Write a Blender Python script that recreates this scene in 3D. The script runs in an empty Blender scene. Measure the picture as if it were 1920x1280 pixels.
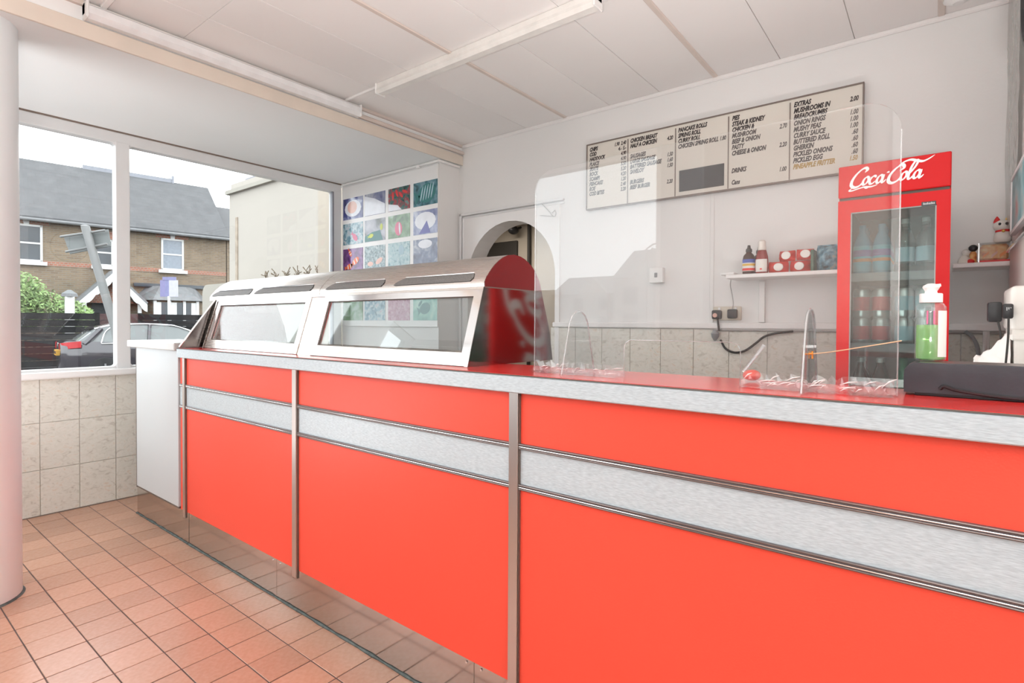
import bpy, bmesh, math, random
from mathutils import Vector, Matrix
random.seed(7)
S = bpy.context.scene
C = S.collection
R = math.radians
# ---------------------------------------------------------------- camera
F_PX, CY = 1017.88, 622.39
EYE = Vector((0.0, 0.0, 1.2))
yaw, pitch, roll = R(38.10675), R(0.88942), R(0.32016)
fw = Vector((-math.sin(yaw), math.cos(yaw), 0)); rt = Vector((math.cos(yaw), math.sin(yaw), 0)); up = Vector((0, 0, 1))
fw2 = fw * math.cos(pitch) - up * math.sin(pitch); up2 = up * math.cos(pitch) + fw * math.sin(pitch)
rt2 = rt * math.cos(roll) + up2 * math.sin(roll); up3 = up2 * math.cos(roll) - rt * math.sin(roll)
cam_d = bpy.data.cameras.new('camera'); cam = bpy.data.objects.new('camera', cam_d); C.objects.link(cam)
M4 = Matrix((rt2, up3, -fw2)).transposed().to_4x4(); M4.translation = EYE
cam.matrix_world = M4
cam_d.sensor_width = 36.0; cam_d.lens = 36.0 * F_PX / 1920.0
cam_d.shift_y = (CY - 640.0) / 1920.0
cam_d.clip_start = 0.02; cam_d.clip_end = 400
S.camera = cam
# ---------------------------------------------------------------- sky, light, exposure
SKY = 3.6
w = bpy.data.worlds.new('overcast_sky'); S.world = w; w.use_nodes = True
bg = w.node_tree.nodes['Background']; bg.inputs[0].default_value = (0.93, 0.975, 1.0, 1); bg.inputs[1].default_value = SKY
def portal(name, loc, rot, sx, sy):
    l = bpy.data.lights.new(name, 'AREA'); l.shape = 'RECTANGLE'; l.size = sx; l.size_y = sy
    l.cycles.is_portal = True
    o = bpy.data.objects.new(name, l); C.objects.link(o); o.location = loc; o.rotation_euler = rot
def area(name, loc, rot, sx, sy, power, col=(1, 1, 1)):
    l = bpy.data.lights.new(name, 'AREA'); l.shape = 'RECTANGLE'; l.size = sx; l.size_y = sy; l.energy = power; l.color = col
    o = bpy.data.objects.new(name, l); C.objects.link(o); o.location = loc; o.rotation_euler = rot
FY = -0.9                                            # shop front behind the camera
S.view_settings.view_transform = 'Standard'; S.view_settings.look = 'None'
S.view_settings.exposure = 0.28; S.view_settings.gamma = 1.0; S.view_settings.use_curve_mapping = False
S.cycles.use_denoising = True
S.cycles.max_bounces = 14; S.cycles.diffuse_bounces = 6; S.cycles.glossy_bounces = 6; S.cycles.transmission_bounces = 12
S.cycles.transparent_max_bounces = 24; S.cycles.sample_clamp_indirect = 8.0
S.cycles.caustics_reflective = False; S.cycles.caustics_refractive = False
# added unseen fill light under the ceiling, behind the camera
area('ceiling_fill_light', (-1.3, -0.42, 2.54), (0, 0, 0), 2.6, 0.12, 6, (1.0, 0.97, 0.93))
# added unseen fill lights aimed up at the ceiling: by the window, beside the camera, behind the counter; added fill in the passage
area('window_bounce_fill', (-3.7, -0.45, 0.35), (R(180), 0, 0), 0.8, 0.6, 29, (0.97, 0.99, 1.0))
area('camera_bounce_fill', (0.06, -0.32, 1.1), (R(180), 0, 0), 0.3, 0.4, 84, (1.0, 0.98, 0.955))
area('staff_side_bounce_fill', (-0.9, 1.95, 0.95), (R(180), 0, 0), 1.6, 0.4, 9, (1.0, 0.98, 0.95))
area('passage_fill_light', (-3.6, 4.2, 2.33), (0, 0, 0), 0.6, 0.2, 16, (1.0, 0.93, 0.84))

# ---------------------------------------------------------------- materials
def nd(nt, typ, **kw):
    n = nt.nodes.new(typ)
    for k, v in kw.items():
        if k in n.inputs: n.inputs[k].default_value = v
        else: setattr(n, k, v)
    return n
MATS = {}
def base(name):
    m = bpy.data.materials.new(name); m.use_nodes = True
    MATS[name] = m
    return m, m.node_tree, m.node_tree.nodes['Principled BSDF']
def mat(name, col, rough=0.5, metal=0.0, var=0.06, scale=12.0, bump=0.0, bscale=None, stretch=None, coat=0.0, rnd=0.0, spec=0.5, emis=0.0):
    """plain procedural material: base colour with noise variation, optional per-object variation and bump"""
    m, nt, b = base(name)
    b.inputs['Roughness'].default_value = rough; b.inputs['Metallic'].default_value = metal
    b.inputs['Coat Weight'].default_value = coat; b.inputs['Specular IOR Level'].default_value = spec
    tc = nd(nt, 'ShaderNodeTexCoord'); mp = nd(nt, 'ShaderNodeMapping')
    nt.links.new(tc.outputs['Object'], mp.inputs['Vector'])
    if stretch: mp.inputs['Scale'].default_value = stretch
    nz = nd(nt, 'ShaderNodeTexNoise', Scale=scale, Detail=4.0); nt.links.new(mp.outputs[0], nz.inputs['Vector'])
    hsv = nd(nt, 'ShaderNodeHueSaturation'); hsv.inputs['Color'].default_value = (*col, 1)
    mr = nd(nt, 'ShaderNodeMapRange'); mr.inputs[3].default_value = 1 - var; mr.inputs[4].default_value = 1 + var
    mr.inputs[1].default_value = 0.3; mr.inputs[2].default_value = 0.7
    nt.links.new(nz.outputs[0], mr.inputs[0])
    out = mr.outputs[0]
    if rnd:
        oi = nd(nt, 'ShaderNodeObjectInfo'); mr2 = nd(nt, 'ShaderNodeMapRange'); mr2.inputs[3].default_value = 1 - rnd; mr2.inputs[4].default_value = 1 + rnd
        nt.links.new(oi.outputs['Random'], mr2.inputs[0])
        mu = nd(nt, 'ShaderNodeMath', operation='MULTIPLY'); nt.links.new(out, mu.inputs[0]); nt.links.new(mr2.outputs[0], mu.inputs[1]); out = mu.outputs[0]
    nt.links.new(out, hsv.inputs['Value']); nt.links.new(hsv.outputs[0], b.inputs['Base Color'])
    if bump:
        n2 = nd(nt, 'ShaderNodeTexNoise', Scale=bscale or scale * 4, Detail=3.0); nt.links.new(mp.outputs[0], n2.inputs['Vector'])
        bp = nd(nt, 'ShaderNodeBump', Strength=bump, Distance=0.004); nt.links.new(n2.outputs[0], bp.inputs['Height']); nt.links.new(bp.outputs[0], b.inputs['Normal'])
    return m
def ramp_mat(name, stops, rough=0.5, scale=8.0, detail=6.0, stretch=None, rnd_off=True, tex='noise', bump=0.0, coat=0.0, distortion=0.0):
    """colour from a ramp over noise / voronoi / wave, shifted per object"""
    m, nt, b = base(name)
    b.inputs['Roughness'].default_value = rough; b.inputs['Coat Weight'].default_value = coat
    tc = nd(nt, 'ShaderNodeTexCoord'); mp = nd(nt, 'ShaderNodeMapping'); nt.links.new(tc.outputs['Object'], mp.inputs['Vector'])
    if stretch: mp.inputs['Scale'].default_value = stretch
    if rnd_off:
        oi = nd(nt, 'ShaderNodeObjectInfo'); mu = nd(nt, 'ShaderNodeMath', operation='MULTIPLY'); mu.inputs[1].default_value = 37.0
        nt.links.new(oi.outputs['Random'], mu.inputs[0]); cb = nd(nt, 'ShaderNodeCombineXYZ')
        for i in range(3): nt.links.new(mu.outputs[0], cb.inputs[i])
        nt.links.new(cb.outputs[0], mp.inputs['Location'])
    if tex == 'noise':
        t = nd(nt, 'ShaderNodeTexNoise', Scale=scale, Detail=detail, Distortion=distortion); o = t.outputs[0]
    elif tex == 'voronoi':
        t = nd(nt, 'ShaderNodeTexVoronoi', Scale=scale); o = t.outputs[0]
    else:
        t = nd(nt, 'ShaderNodeTexWave', Scale=scale, Distortion=distortion, Detail=detail); o = t.outputs[0]
    nt.links.new(mp.outputs[0], t.inputs['Vector'])
    cr = nd(nt, 'ShaderNodeValToRGB'); el = cr.color_ramp.elements
    while len(el) < len(stops): el.new(0.5)
    for e, (p, c) in zip(el, stops): e.position = p; e.color = (*c, 1)
    nt.links.new(o, cr.inputs[0]); nt.links.new(cr.outputs[0], b.inputs['Base Color'])
    if bump:
        bp = nd(nt, 'ShaderNodeBump', Strength=bump, Distance=0.003); nt.links.new(o, bp.inputs['Height']); nt.links.new(bp.outputs[0], b.inputs['Normal'])
    return m
def glass(name, tint=(1, 1, 1), f0=0.04, rough=0.0, haze=0.0, hazecol=(1, 1, 1)):
    """thin clear sheet: straight transmission plus a Schlick reflection on each face"""
    m = bpy.data.materials.new(name); m.use_nodes = True; MATS[name] = m; nt = m.node_tree
    nt.nodes.remove(nt.nodes['Principled BSDF']); out = nt.nodes['Material Output']
    tr = nd(nt, 'ShaderNodeBsdfTransparent'); tr.inputs[0].default_value = (*tint, 1)
    gl = nd(nt, 'ShaderNodeBsdfGlossy'); gl.inputs['Roughness'].default_value = rough
    lw = nd(nt, 'ShaderNodeLayerWeight', Blend=0.5)
    pw = nd(nt, 'ShaderNodeMath', operation='POWER'); pw.inputs[1].default_value = 5.0; nt.links.new(lw.outputs['Facing'], pw.inputs[0])
    ma = nd(nt, 'ShaderNodeMath', operation='MULTIPLY_ADD'); ma.inputs[1].default_value = 1 - f0; ma.inputs[2].default_value = f0; nt.links.new(pw.outputs[0], ma.inputs[0])
    mx = nd(nt, 'ShaderNodeMixShader'); nt.links.new(ma.outputs[0], mx.inputs[0])
    src = tr.outputs[0]
    if haze:
        df = nd(nt, 'ShaderNodeBsdfDiffuse'); df.inputs[0].default_value = (*hazecol, 1)
        m2 = nd(nt, 'ShaderNodeMixShader'); m2.inputs[0].default_value = haze; nt.links.new(tr.outputs[0], m2.inputs[1]); nt.links.new(df.outputs[0], m2.inputs[2]); src = m2.outputs[0]
    nt.links.new(src, mx.inputs[1]); nt.links.new(gl.outputs[0], mx.inputs[2]); nt.links.new(mx.outputs[0], out.inputs[0])
    return m
def brushed(name, col, rough=0.25, stretch=(1, 60, 60), amt=0.12):
    m, nt, b = base(name)
    b.inputs['Metallic'].default_value = 1.0; b.inputs['Base Color'].default_value = (*col, 1)
    tc = nd(nt, 'ShaderNodeTexCoord'); mp = nd(nt, 'ShaderNodeMapping'); mp.inputs['Scale'].default_value = stretch
    nt.links.new(tc.outputs['Object'], mp.inputs[0]); nz = nd(nt, 'ShaderNodeTexNoise', Scale=6.0, Detail=5.0); nt.links.new(mp.outputs[0], nz.inputs['Vector'])
    mr = nd(nt, 'ShaderNodeMapRange'); mr.inputs[3].default_value = max(0.02, rough - amt); mr.inputs[4].default_value = rough + amt
    nt.links.new(nz.outputs[0], mr.inputs[0]); nt.links.new(mr.outputs[0], b.inputs['Roughness'])
    return m
def grid_mat(name, c1, c2, cm, bw, bh, rough=0.8, mortar=0.012, bump=0.4, scale=1.0, axes='xz', offset=0.5):
    """far brickwork / slating, too small to pick apart"""
    m, nt, b = base(name); b.inputs['Roughness'].default_value = rough
    tc = nd(nt, 'ShaderNodeTexCoord'); sp = nd(nt, 'ShaderNodeSeparateXYZ'); cb = nd(nt, 'ShaderNodeCombineXYZ')
    nt.links.new(tc.outputs['Object'], sp.inputs[0])
    nt.links.new(sp.outputs['xyz'.index(axes[0])], cb.inputs[0]); nt.links.new(sp.outputs['xyz'.index(axes[1])], cb.inputs[1])
    bt = nd(nt, 'ShaderNodeTexBrick'); bt.offset = offset
    bt.inputs['Scale'].default_value = scale; bt.inputs['Color1'].default_value = (*c1, 1); bt.inputs['Color2'].default_value = (*c2, 1); bt.inputs['Mortar'].default_value = (*cm, 1)
    bt.inputs['Mortar Size'].default_value = mortar; bt.inputs['Brick Width'].default_value = bw; bt.inputs['Row Height'].default_value = bh
    nt.links.new(cb.outputs[0], bt.inputs['Vector'])
    nz = nd(nt, 'ShaderNodeTexNoise', Scale=2.5, Detail=6.0); nt.links.new(cb.outputs[0], nz.inputs['Vector'])
    mr = nd(nt, 'ShaderNodeMapRange'); mr.inputs[3].default_value = 0.75; mr.inputs[4].default_value = 1.25; nt.links.new(nz.outputs[0], mr.inputs[0])
    hs = nd(nt, 'ShaderNodeHueSaturation'); nt.links.new(bt.outputs[0], hs.inputs['Color']); nt.links.new(mr.outputs[0], hs.inputs['Value'])
    nt.links.new(hs.outputs[0], b.inputs['Base Color'])
    bp = nd(nt, 'ShaderNodeBump', Strength=bump, Distance=0.01); bp.invert = True; nt.links.new(bt.outputs[1], bp.inputs['Height']); nt.links.new(bp.outputs[0], b.inputs['Normal'])
    return m

mat('wall_paint', (0.78, 0.775, 0.765), 0.75, var=0.025, scale=1.5, bump=0.15, bscale=60)
mat('ceiling_paint', (0.82, 0.80, 0.79), 0.7, var=0.025, scale=1.2, bump=0.1, bscale=30, rnd=0.02)
mat('soffit_paint', (0.83, 0.845, 0.845), 0.55, var=0.02, scale=1.0)
mat('front_grey', (0.30, 0.29, 0.28), 0.6)
mat('door_brown', (0.20, 0.16, 0.13), 0.45)
mat('white_gloss', (0.82, 0.81, 0.80), 0.25, var=0.02, scale=3)
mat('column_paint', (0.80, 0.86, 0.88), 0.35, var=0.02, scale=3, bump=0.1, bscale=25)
mat('frame_paint', (0.74, 0.74, 0.74), 0.35, var=0.03, scale=4)
mat('joint_ceiling', (0.66, 0.62, 0.59), 0.8)
mat('joint_dark', (0.22, 0.17, 0.14), 0.9)
mat('grout_floor', (0.10, 0.068, 0.062), 0.9, var=0.2)
mat('grout_wall', (0.66, 0.61, 0.55), 0.8)
mat('cement', (0.10, 0.12, 0.115), 0.8, var=0.3, scale=40, bump=0.5)
mat('bead_paint', (0.66, 0.58, 0.53), 0.6, var=0.06, scale=6)
mat('fascia_shade_tan', (0.70, 0.63, 0.55), 0.6, var=0.05, scale=5)  # shade of the beam face, turned from the windows, put into its colour
# marble-look beige wall tiles
ramp_mat('wall_tile', [(0.30, (0.55, 0.52, 0.46)), (0.42, (0.69, 0.67, 0.60)), (0.58, (0.74, 0.725, 0.665)), (0.72, (0.69, 0.60, 0.50))], 0.3, 24.0, 8.0, stretch=(1, 1, 1.6), distortion=1.2)
# quarry tiles
m, nt, b = base('quarry_tile'); b.inputs['Roughness'].default_value = 0.27
tc = nd(nt, 'ShaderNodeTexCoord'); nz = nd(nt, 'ShaderNodeTexNoise', Scale=60.0, Detail=8.0); nt.links.new(tc.outputs['Object'], nz.inputs['Vector'])
cr = nd(nt, 'ShaderNodeValToRGB'); cr.color_ramp.elements[0].position = 0.3; cr.color_ramp.elements[1].position = 0.72
cr.color_ramp.elements[0].color = (0.47, 0.255, 0.168, 1); cr.color_ramp.elements[1].color = (0.525, 0.305, 0.218, 1); nt.links.new(nz.outputs[0], cr.inputs[0])
oi = nd(nt, 'ShaderNodeObjectInfo'); mr = nd(nt, 'ShaderNodeMapRange'); mr.inputs[3].default_value = 0.9; mr.inputs[4].default_value = 1.1; nt.links.new(oi.outputs['Random'], mr.inputs[0])
hs = nd(nt, 'ShaderNodeHueSaturation'); nt.links.new(cr.outputs[0], hs.inputs['Color']); nt.links.new(mr.outputs[0], hs.inputs['Value']); nt.links.new(hs.outputs[0], b.inputs['Base Color'])
n2 = nd(nt, 'ShaderNodeTexNoise', Scale=160.0); nt.links.new(tc.outputs['Object'], n2.inputs['Vector']); bp = nd(nt, 'ShaderNodeBump', Strength=0.05, Distance=0.002); nt.links.new(n2.outputs[0], bp.inputs['Height']); nt.links.new(bp.outputs[0], b.inputs['Normal'])

mat('red_laminate', (0.86, 0.085, 0.05), 0.42, var=0.02, scale=2, bump=0.05, bscale=220, spec=0.35)
mat('red_worktop', (0.66, 0.035, 0.03), 0.16, var=0.03, scale=3)
mat('red_gloss', (0.15, 0.016, 0.017), 0.25, var=0.08, scale=4)
mat('fridge_red', (0.58, 0.008, 0.010), 0.40, var=0.02, scale=3, spec=0.22)
# silver textured laminate (fine stretched horizontal figure)
m, nt, b = base('silver_laminate'); b.inputs['Roughness'].default_value = 0.4; b.inputs['Metallic'].default_value = 0.1
tc = nd(nt, 'ShaderNodeTexCoord'); mp = nd(nt, 'ShaderNodeMapping'); mp.inputs['Scale'].default_value = (42, 1, 330); nt.links.new(tc.outputs['Object'], mp.inputs[0])
nz = nd(nt, 'ShaderNodeTexNoise', Scale=1.6, Detail=5.0); nt.links.new(mp.outputs[0], nz.inputs['Vector'])
cr = nd(nt, 'ShaderNodeValToRGB'); cr.color_ramp.elements[0].position = 0.32; cr.color_ramp.elements[1].position = 0.68
cr.color_ramp.elements[0].color = (0.43, 0.495, 0.53, 1); cr.color_ramp.elements[1].color = (0.58, 0.655, 0.69, 1); nt.links.new(nz.outputs[0], cr.inputs[0]); nt.links.new(cr.outputs[0], b.inputs['Base Color'])
bp = nd(nt, 'ShaderNodeBump', Strength=0.25, Distance=0.001); nt.links.new(nz.outputs[0], bp.inputs['Height']); nt.links.new(bp.outputs[0], b.inputs['Normal'])
brushed('stainless', (0.68, 0.63, 0.59), 0.27, amt=0.07)
brushed('stainless_vertical', (0.62, 0.59, 0.57), 0.3, stretch=(25, 25, 1), amt=0.05)
brushed('stainless_kick', (0.56, 0.53, 0.50), 0.12, stretch=(1, 60, 60), amt=0.05)
brushed('stainless_dark', (0.17, 0.155, 0.15), 0.2)
brushed('polished_steel', (0.40, 0.36, 0.345), 0.08, amt=0.03)
brushed('chrome', (0.82, 0.82, 0.82), 0.1, amt=0.04)
mat('rail_metal', (0.45, 0.40, 0.38), 0.25, metal=1.0, var=0.05)
mat('rail_brown', (0.20, 0.165, 0.155), 0.3, metal=0.7, var=0.05)
mat('rail_dark', (0.10, 0.085, 0.09), 0.35, var=0.1)
mat('dark_edge', (0.12, 0.09, 0.075), 0.5)
mat('white_panel', (0.52, 0.55, 0.565), 0.35, var=0.015, scale=2)
mat('ledge_grey', (0.60, 0.60, 0.59), 0.4)
mat('mesh_dark', (0.13, 0.125, 0.12), 0.5, var=0.3, scale=300)
glass('window_glass', (0.985, 0.99, 0.99), 0.03)
glass('range_glass', (0.86, 0.89, 0.89), 0.09)
glass('fridge_glass', (0.76, 0.82, 0.81), 0.05, haze=0.05, hazecol=(0.7, 0.78, 0.76))
glass('perspex', (0.97, 0.975, 0.975), 0.056, haze=0.016, hazecol=(0.9, 0.9, 0.92))
glass('perspex_edge', (0.80, 0.82, 0.83), 0.12, rough=0.12, haze=0.22)
glass('clear_tape', (0.98, 0.98, 0.985), 0.09, rough=0.08, haze=0.05)
glass('clear_plastic', (0.96, 0.97, 0.97), 0.04, rough=0.02, haze=0.02)
glass('bottle_clear', (0.90, 0.93, 0.93), 0.07, rough=0.03, haze=0.05)
glass('gel_green', (0.62, 0.90, 0.45), 0.05, haze=0.45, hazecol=(0.42, 0.82, 0.28))
glass('green_bottle', (0.20, 0.70, 0.36), 0.06, haze=0.40, hazecol=(0.02, 0.34, 0.11))
glass('plastic_sheet', (0.80, 0.82, 0.80), 0.08, rough=0.15, haze=0.55, hazecol=(0.60, 0.60, 0.56))
mat('black_plastic', (0.02, 0.02, 0.022), 0.4, var=0.1)
mat('charcoal_plastic', (0.034, 0.038, 0.047), 0.38, var=0.12, scale=18, bump=0.08, bscale=90)
mat('grey_plastic', (0.25, 0.26, 0.27), 0.45)
mat('cola_dark', (0.035, 0.012, 0.010), 0.12)
mat('ketchup_red', (0.26, 0.018, 0.018), 0.25)
mat('sauce_brown', (0.05, 0.02, 0.016), 0.25)
mat('cream_plastic', (0.78, 0.74, 0.68), 0.4)
mat('white_plastic', (0.82, 0.82, 0.81), 0.35)
mat('appliance_white', (0.80, 0.78, 0.74), 0.35, var=0.02)
mat('cloth_white', (0.90, 0.89, 0.87), 0.85, var=0.04, scale=30, bump=0.3, bscale=250)
mat('label_white', (0.80, 0.79, 0.75), 0.5)
mat('label_yellow', (0.70, 0.42, 0.06), 0.5)
mat('label_blue', (0.06, 0.11, 0.42), 0.5)
mat('label_purple', (0.20, 0.14, 0.42), 0.5)
mat('label_orange', (0.80, 0.25, 0.03), 0.5)
mat('label_red', (0.68, 0.03, 0.03), 0.45)
mat('label_pink', (0.72, 0.16, 0.30), 0.5)
mat('juice_blue', (0.05, 0.33, 0.50), 0.2)
mat('cyan_label', (0.08, 0.45, 0.60), 0.4)
mat('water_label', (0.42, 0.58, 0.66), 0.4)
mat('cap_grey', (0.50, 0.52, 0.52), 0.4)
mat('can_silver', (0.60, 0.62, 0.62), 0.28, metal=0.85)
mat('can_red', (0.62, 0.03, 0.035), 0.28, metal=0.25)
mat('fridge_inner', (0.12, 0.135, 0.125), 0.5, var=0.05)
mat('shelf_wire', (0.30, 0.31, 0.30), 0.4)
mat('menu_board', (0.70, 0.665, 0.60), 0.5, var=0.03, scale=3)
mat('ink_black', (0.045, 0.035, 0.035), 0.6)
mat('ink_gold', (0.42, 0.27, 0.08), 0.6)
mat('ink_red', (0.30, 0.05, 0.05), 0.6)
mat('patch_dark', (0.045, 0.050, 0.055), 0.4)
mat('bronze_frame', (0.21, 0.17, 0.15), 0.4, metal=0.3)
mat('cable_black', (0.025, 0.024, 0.023), 0.5)
mat('cable_grey', (0.42, 0.41, 0.40), 0.6)
mat('string_tan', (0.64, 0.44, 0.27), 0.8)
mat('rubber_orange', (0.75, 0.28, 0.04), 0.6)
mat('coral_plastic', (0.80, 0.12, 0.09), 0.35)
mat('socket_cream', (0.66, 0.61, 0.52), 0.5)
mat('pack_red', (0.62, 0.045, 0.035), 0.3, var=0.25, scale=40)
mat('pack_green', (0.05, 0.12, 0.08), 0.4)
ramp_mat('bag_blue', [(0.30, (0.03, 0.06, 0.08)), (0.45, (0.10, 0.24, 0.32)), (0.58, (0.25, 0.42, 0.50)), (0.70, (0.50, 0.38, 0.22)), (0.85, (0.15, 0.30, 0.36))], 0.3, 32.0, 3.0)
ramp_mat('snack_gold', [(0.3, (0.42, 0.05, 0.03)), (0.5, (0.72, 0.36, 0.12)), (0.7, (0.80, 0.56, 0.26))], 0.4, 45.0, 3.0)
mat('cat_white', (0.78, 0.76, 0.72), 0.3)
mat('gold', (0.75, 0.50, 0.15), 0.3, metal=0.8)
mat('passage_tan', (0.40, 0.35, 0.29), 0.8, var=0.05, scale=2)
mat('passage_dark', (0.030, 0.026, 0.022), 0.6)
mat('clock_face', (0.72, 0.71, 0.68), 0.4)
mat('diffuser_cool', (0.78, 0.79, 0.80), 0.3)
mat('diffuser_warm', (0.80, 0.79, 0.76), 0.3)
ramp_mat('print_teal', [(0.32, (0.10, 0.30, 0.34)), (0.46, (0.22, 0.50, 0.55)), (0.58, (0.48, 0.58, 0.58)), (0.70, (0.58, 0.28, 0.26))], 0.35, 9.0, 3.0)
# exterior
grid_mat('brick_yellow', (0.225, 0.165, 0.105), (0.165, 0.115, 0.075), (0.20, 0.175, 0.14), 0.23, 0.075)
grid_mat('brick_red', (0.34, 0.125, 0.075), (0.27, 0.10, 0.065), (0.27, 0.21, 0.17), 0.12, 0.075)
grid_mat('slate_roof', (0.09, 0.092, 0.096), (0.078, 0.08, 0.084), (0.068, 0.07, 0.073), 0.25, 0.18, rough=0.8, axes='xy', mortar=0.006)
mat('slate_plain', (0.16, 0.165, 0.17), 0.6, var=0.12, scale=6)
mat('white_joinery', (0.58, 0.58, 0.57), 0.4)
mat('lead_white', (0.22, 0.23, 0.26), 0.5)
mat('window_dark', (0.035, 0.045, 0.055), 0.06, var=0.3, scale=1.5)
mat('window_net', (0.20, 0.23, 0.27), 0.25, var=0.1)
mat('render_cream', (0.40, 0.37, 0.33), 0.85, var=0.03, scale=0.8, bump=0.15, bscale=25)
mat('render_wall', (0.34, 0.32, 0.28), 0.85, var=0.04, scale=1.5)
mat('rust_stain', (0.36, 0.30, 0.24), 0.9, var=0.2)
mat('asphalt', (0.07, 0.07, 0.072), 0.85, var=0.2, scale=4)
mat('paving', (0.17, 0.165, 0.155), 0.85, var=0.12, scale=3)
mat('fence_black', (0.022, 0.022, 0.023), 0.95, var=0.25, scale=3, stretch=(1, 1, 8), rnd=0.25, spec=0.1)
mat('fence_maroon', (0.060, 0.028, 0.028), 0.7, var=0.25, rnd=0.2)
mat('car_paint', (0.030, 0.026, 0.034), 0.15, coat=1.0, var=0.02)
mat('car_glass', (0.16, 0.175, 0.175), 0.04, var=0.02)
mat('lamp_red', (0.45, 0.025, 0.03), 0.15)
mat('plate_yellow', (0.55, 0.30, 0.03), 0.5)
mat('tyre', (0.015, 0.015, 0.016), 0.8)
mat('alloy', (0.45, 0.45, 0.46), 0.3, metal=0.9)
mat('pole_grey', (0.20, 0.205, 0.205), 0.5)
mat('sign_back', (0.17, 0.185, 0.185), 0.5)
mat('estate_blue', (0.20, 0.20, 0.36), 0.5)
mat('estate_white', (0.46, 0.46, 0.52), 0.5)
mat('leaf_bright', (0.22, 0.33, 0.12), 0.6, rnd=0.1, var=0.5, scale=3)
mat('leaf_dark', (0.12, 0.20, 0.07), 0.6, var=0.5, scale=3)
mat('dry_stalk', (0.16, 0.12, 0.08), 0.8)
mat('bark', (0.06, 0.045, 0.03), 0.9)
mat('house_render', (0.36, 0.35, 0.335), 0.8)

# ---------------------------------------------------------------- mesh helpers
ORG = {}
class MB:
    def __init__(self): self.bm = bmesh.new()
    def box(self, x0, x1, y0, y1, z0, z1, bevel=0.0, seg=1):
        vs = [self.bm.verts.new((x, y, z)) for z in (z0, z1) for y in (y0, y1) for x in (x0, x1)]
        fs = [self.bm.faces.new([vs[i] for i in f]) for f in ((0, 2, 3, 1), (4, 5, 7, 6), (0, 1, 5, 4), (2, 6, 7, 3), (0, 4, 6, 2), (1, 3, 7, 5))]
        if bevel:
            es = list({e for f in fs for e in f.edges})
            bmesh.ops.bevel(self.bm, geom=es, offset=bevel, segments=seg, affect='EDGES', profile=0.5)
        return self
    def prism(self, pts, axis, a, b):
        """2-D outline extruded along an axis; pts are the other two coordinates in x,y,z order"""
        def co(p, t):
            return {'x': (t, p[0], p[1]), 'y': (p[0], t, p[1]), 'z': (p[0], p[1], t)}[axis]
        A = [self.bm.verts.new(co(p, a)) for p in pts]; B = [self.bm.verts.new(co(p, b)) for p in pts]
        n = len(pts)
        self.bm.faces.new(A); self.bm.faces.new(B[::-1])
        for i in range(n): self.bm.faces.new((A[i], B[i], B[(i + 1) % n], A[(i + 1) % n]))
        return self
    def quad(self, *p):
        self.bm.faces.new([self.bm.verts.new(q) for q in p]); return self
    def strip(self, rows, close=False):
        """grid of points -> quads"""
        V = [[self.bm.verts.new(p) for p in r] for r in rows]
        for i in range(len(V) - 1):
            n = len(V[i])
            for j in range(n if close else n - 1):
                self.bm.faces.new((V[i][j], V[i][(j + 1) % n], V[i + 1][(j + 1) % n], V[i + 1][j]))
        return V
    def lathe(self, prof, cx=0, cy=0, cz=0, seg=20, sx=1.0, sy=1.0, cap=True):
        rows = [[(cx + r * sx * math.cos(2 * math.pi * k / seg), cy + r * sy * math.sin(2 * math.pi * k / seg), cz + z) for k in range(seg)] for r, z in prof]
        V = self.strip(rows, True)
        if cap:
            self.bm.faces.new(V[0][::-1]); self.bm.faces.new(V[-1])
        return self
    def tube(self, path, r, seg=8, cap=True):
        P = [Vector(p) for p in path]; rows = []; nrm = None
        for i, p in enumerate(P):
            t = (P[min(i + 1, len(P) - 1)] - P[max(i - 1, 0)]).normalized()
            if nrm is None:
                nrm = t.orthogonal().normalized()
            else:
                nrm = (nrm - t * nrm.dot(t)).normalized()
            bn = t.cross(nrm); rr = r[i] if isinstance(r, (list, tuple)) else r
            rows.append([p + (nrm * math.cos(2 * math.pi * k / seg) + bn * math.sin(2 * math.pi * k / seg)) * rr for k in range(seg)])
        V = self.strip(rows, True)
        if cap: self.bm.faces.new(V[0][::-1]); self.bm.faces.new(V[-1])
        return self
    def ball(self, c, rx, ry=None, rz=None, seg=14, rings=8):
        ry = ry or rx; rz = rz or rx
        prof = [(math.sin(math.pi * i / rings), -math.cos(math.pi * i / rings)) for i in range(rings + 1)]
        rows = [[(c[0] + rx * max(s, 0.02) * math.cos(2 * math.pi * k / seg), c[1] + ry * max(s, 0.02) * math.sin(2 * math.pi * k / seg), c[2] + rz * z) for k in range(seg)] for s, z in prof]
        V = self.strip(rows, True); self.bm.faces.new(V[0][::-1]); self.bm.faces.new(V[-1]); return self
    def build(self, name, m, parent=None, smooth=False, local=False, loc=None):
        """link as one object. World-space verts unless local; origin at parent's origin or, top level, at the base centre"""
        bm = self.bm
        bmesh.ops.recalc_face_normals(bm, faces=bm.faces)
        if parent is not None:
            org = Vector((0, 0, 0)) if local else ORG[parent.name]
        elif loc is not None: org = Vector(loc)
        else:
            xs = [v.co for v in bm.verts]
            org = Vector(((min(v.x for v in xs) + max(v.x for v in xs)) / 2, (min(v.y for v in xs) + max(v.y for v in xs)) / 2, min(v.z for v in xs)))
        off = Vector((0, 0, 0)) if local else org
        for v in bm.verts: v.co -= off
        me = bpy.data.meshes.new(name); bm.to_mesh(me); bm.free()
        me.materials.append(MATS[m] if isinstance(m, str) else m)
        if smooth:
            me.polygons.foreach_set('use_smooth', [True] * len(me.polygons))
            try: me.set_sharp_from_angle(angle=R(40))
            except Exception: pass
        o = bpy.data.objects.new(name, me); C.objects.link(o)
        if parent is not None: o.parent = parent; ORG[o.name] = org
        else: o.location = org; ORG[o.name] = org
        return o
def B(*a, **k): return MB().box(*a, **k)
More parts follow.
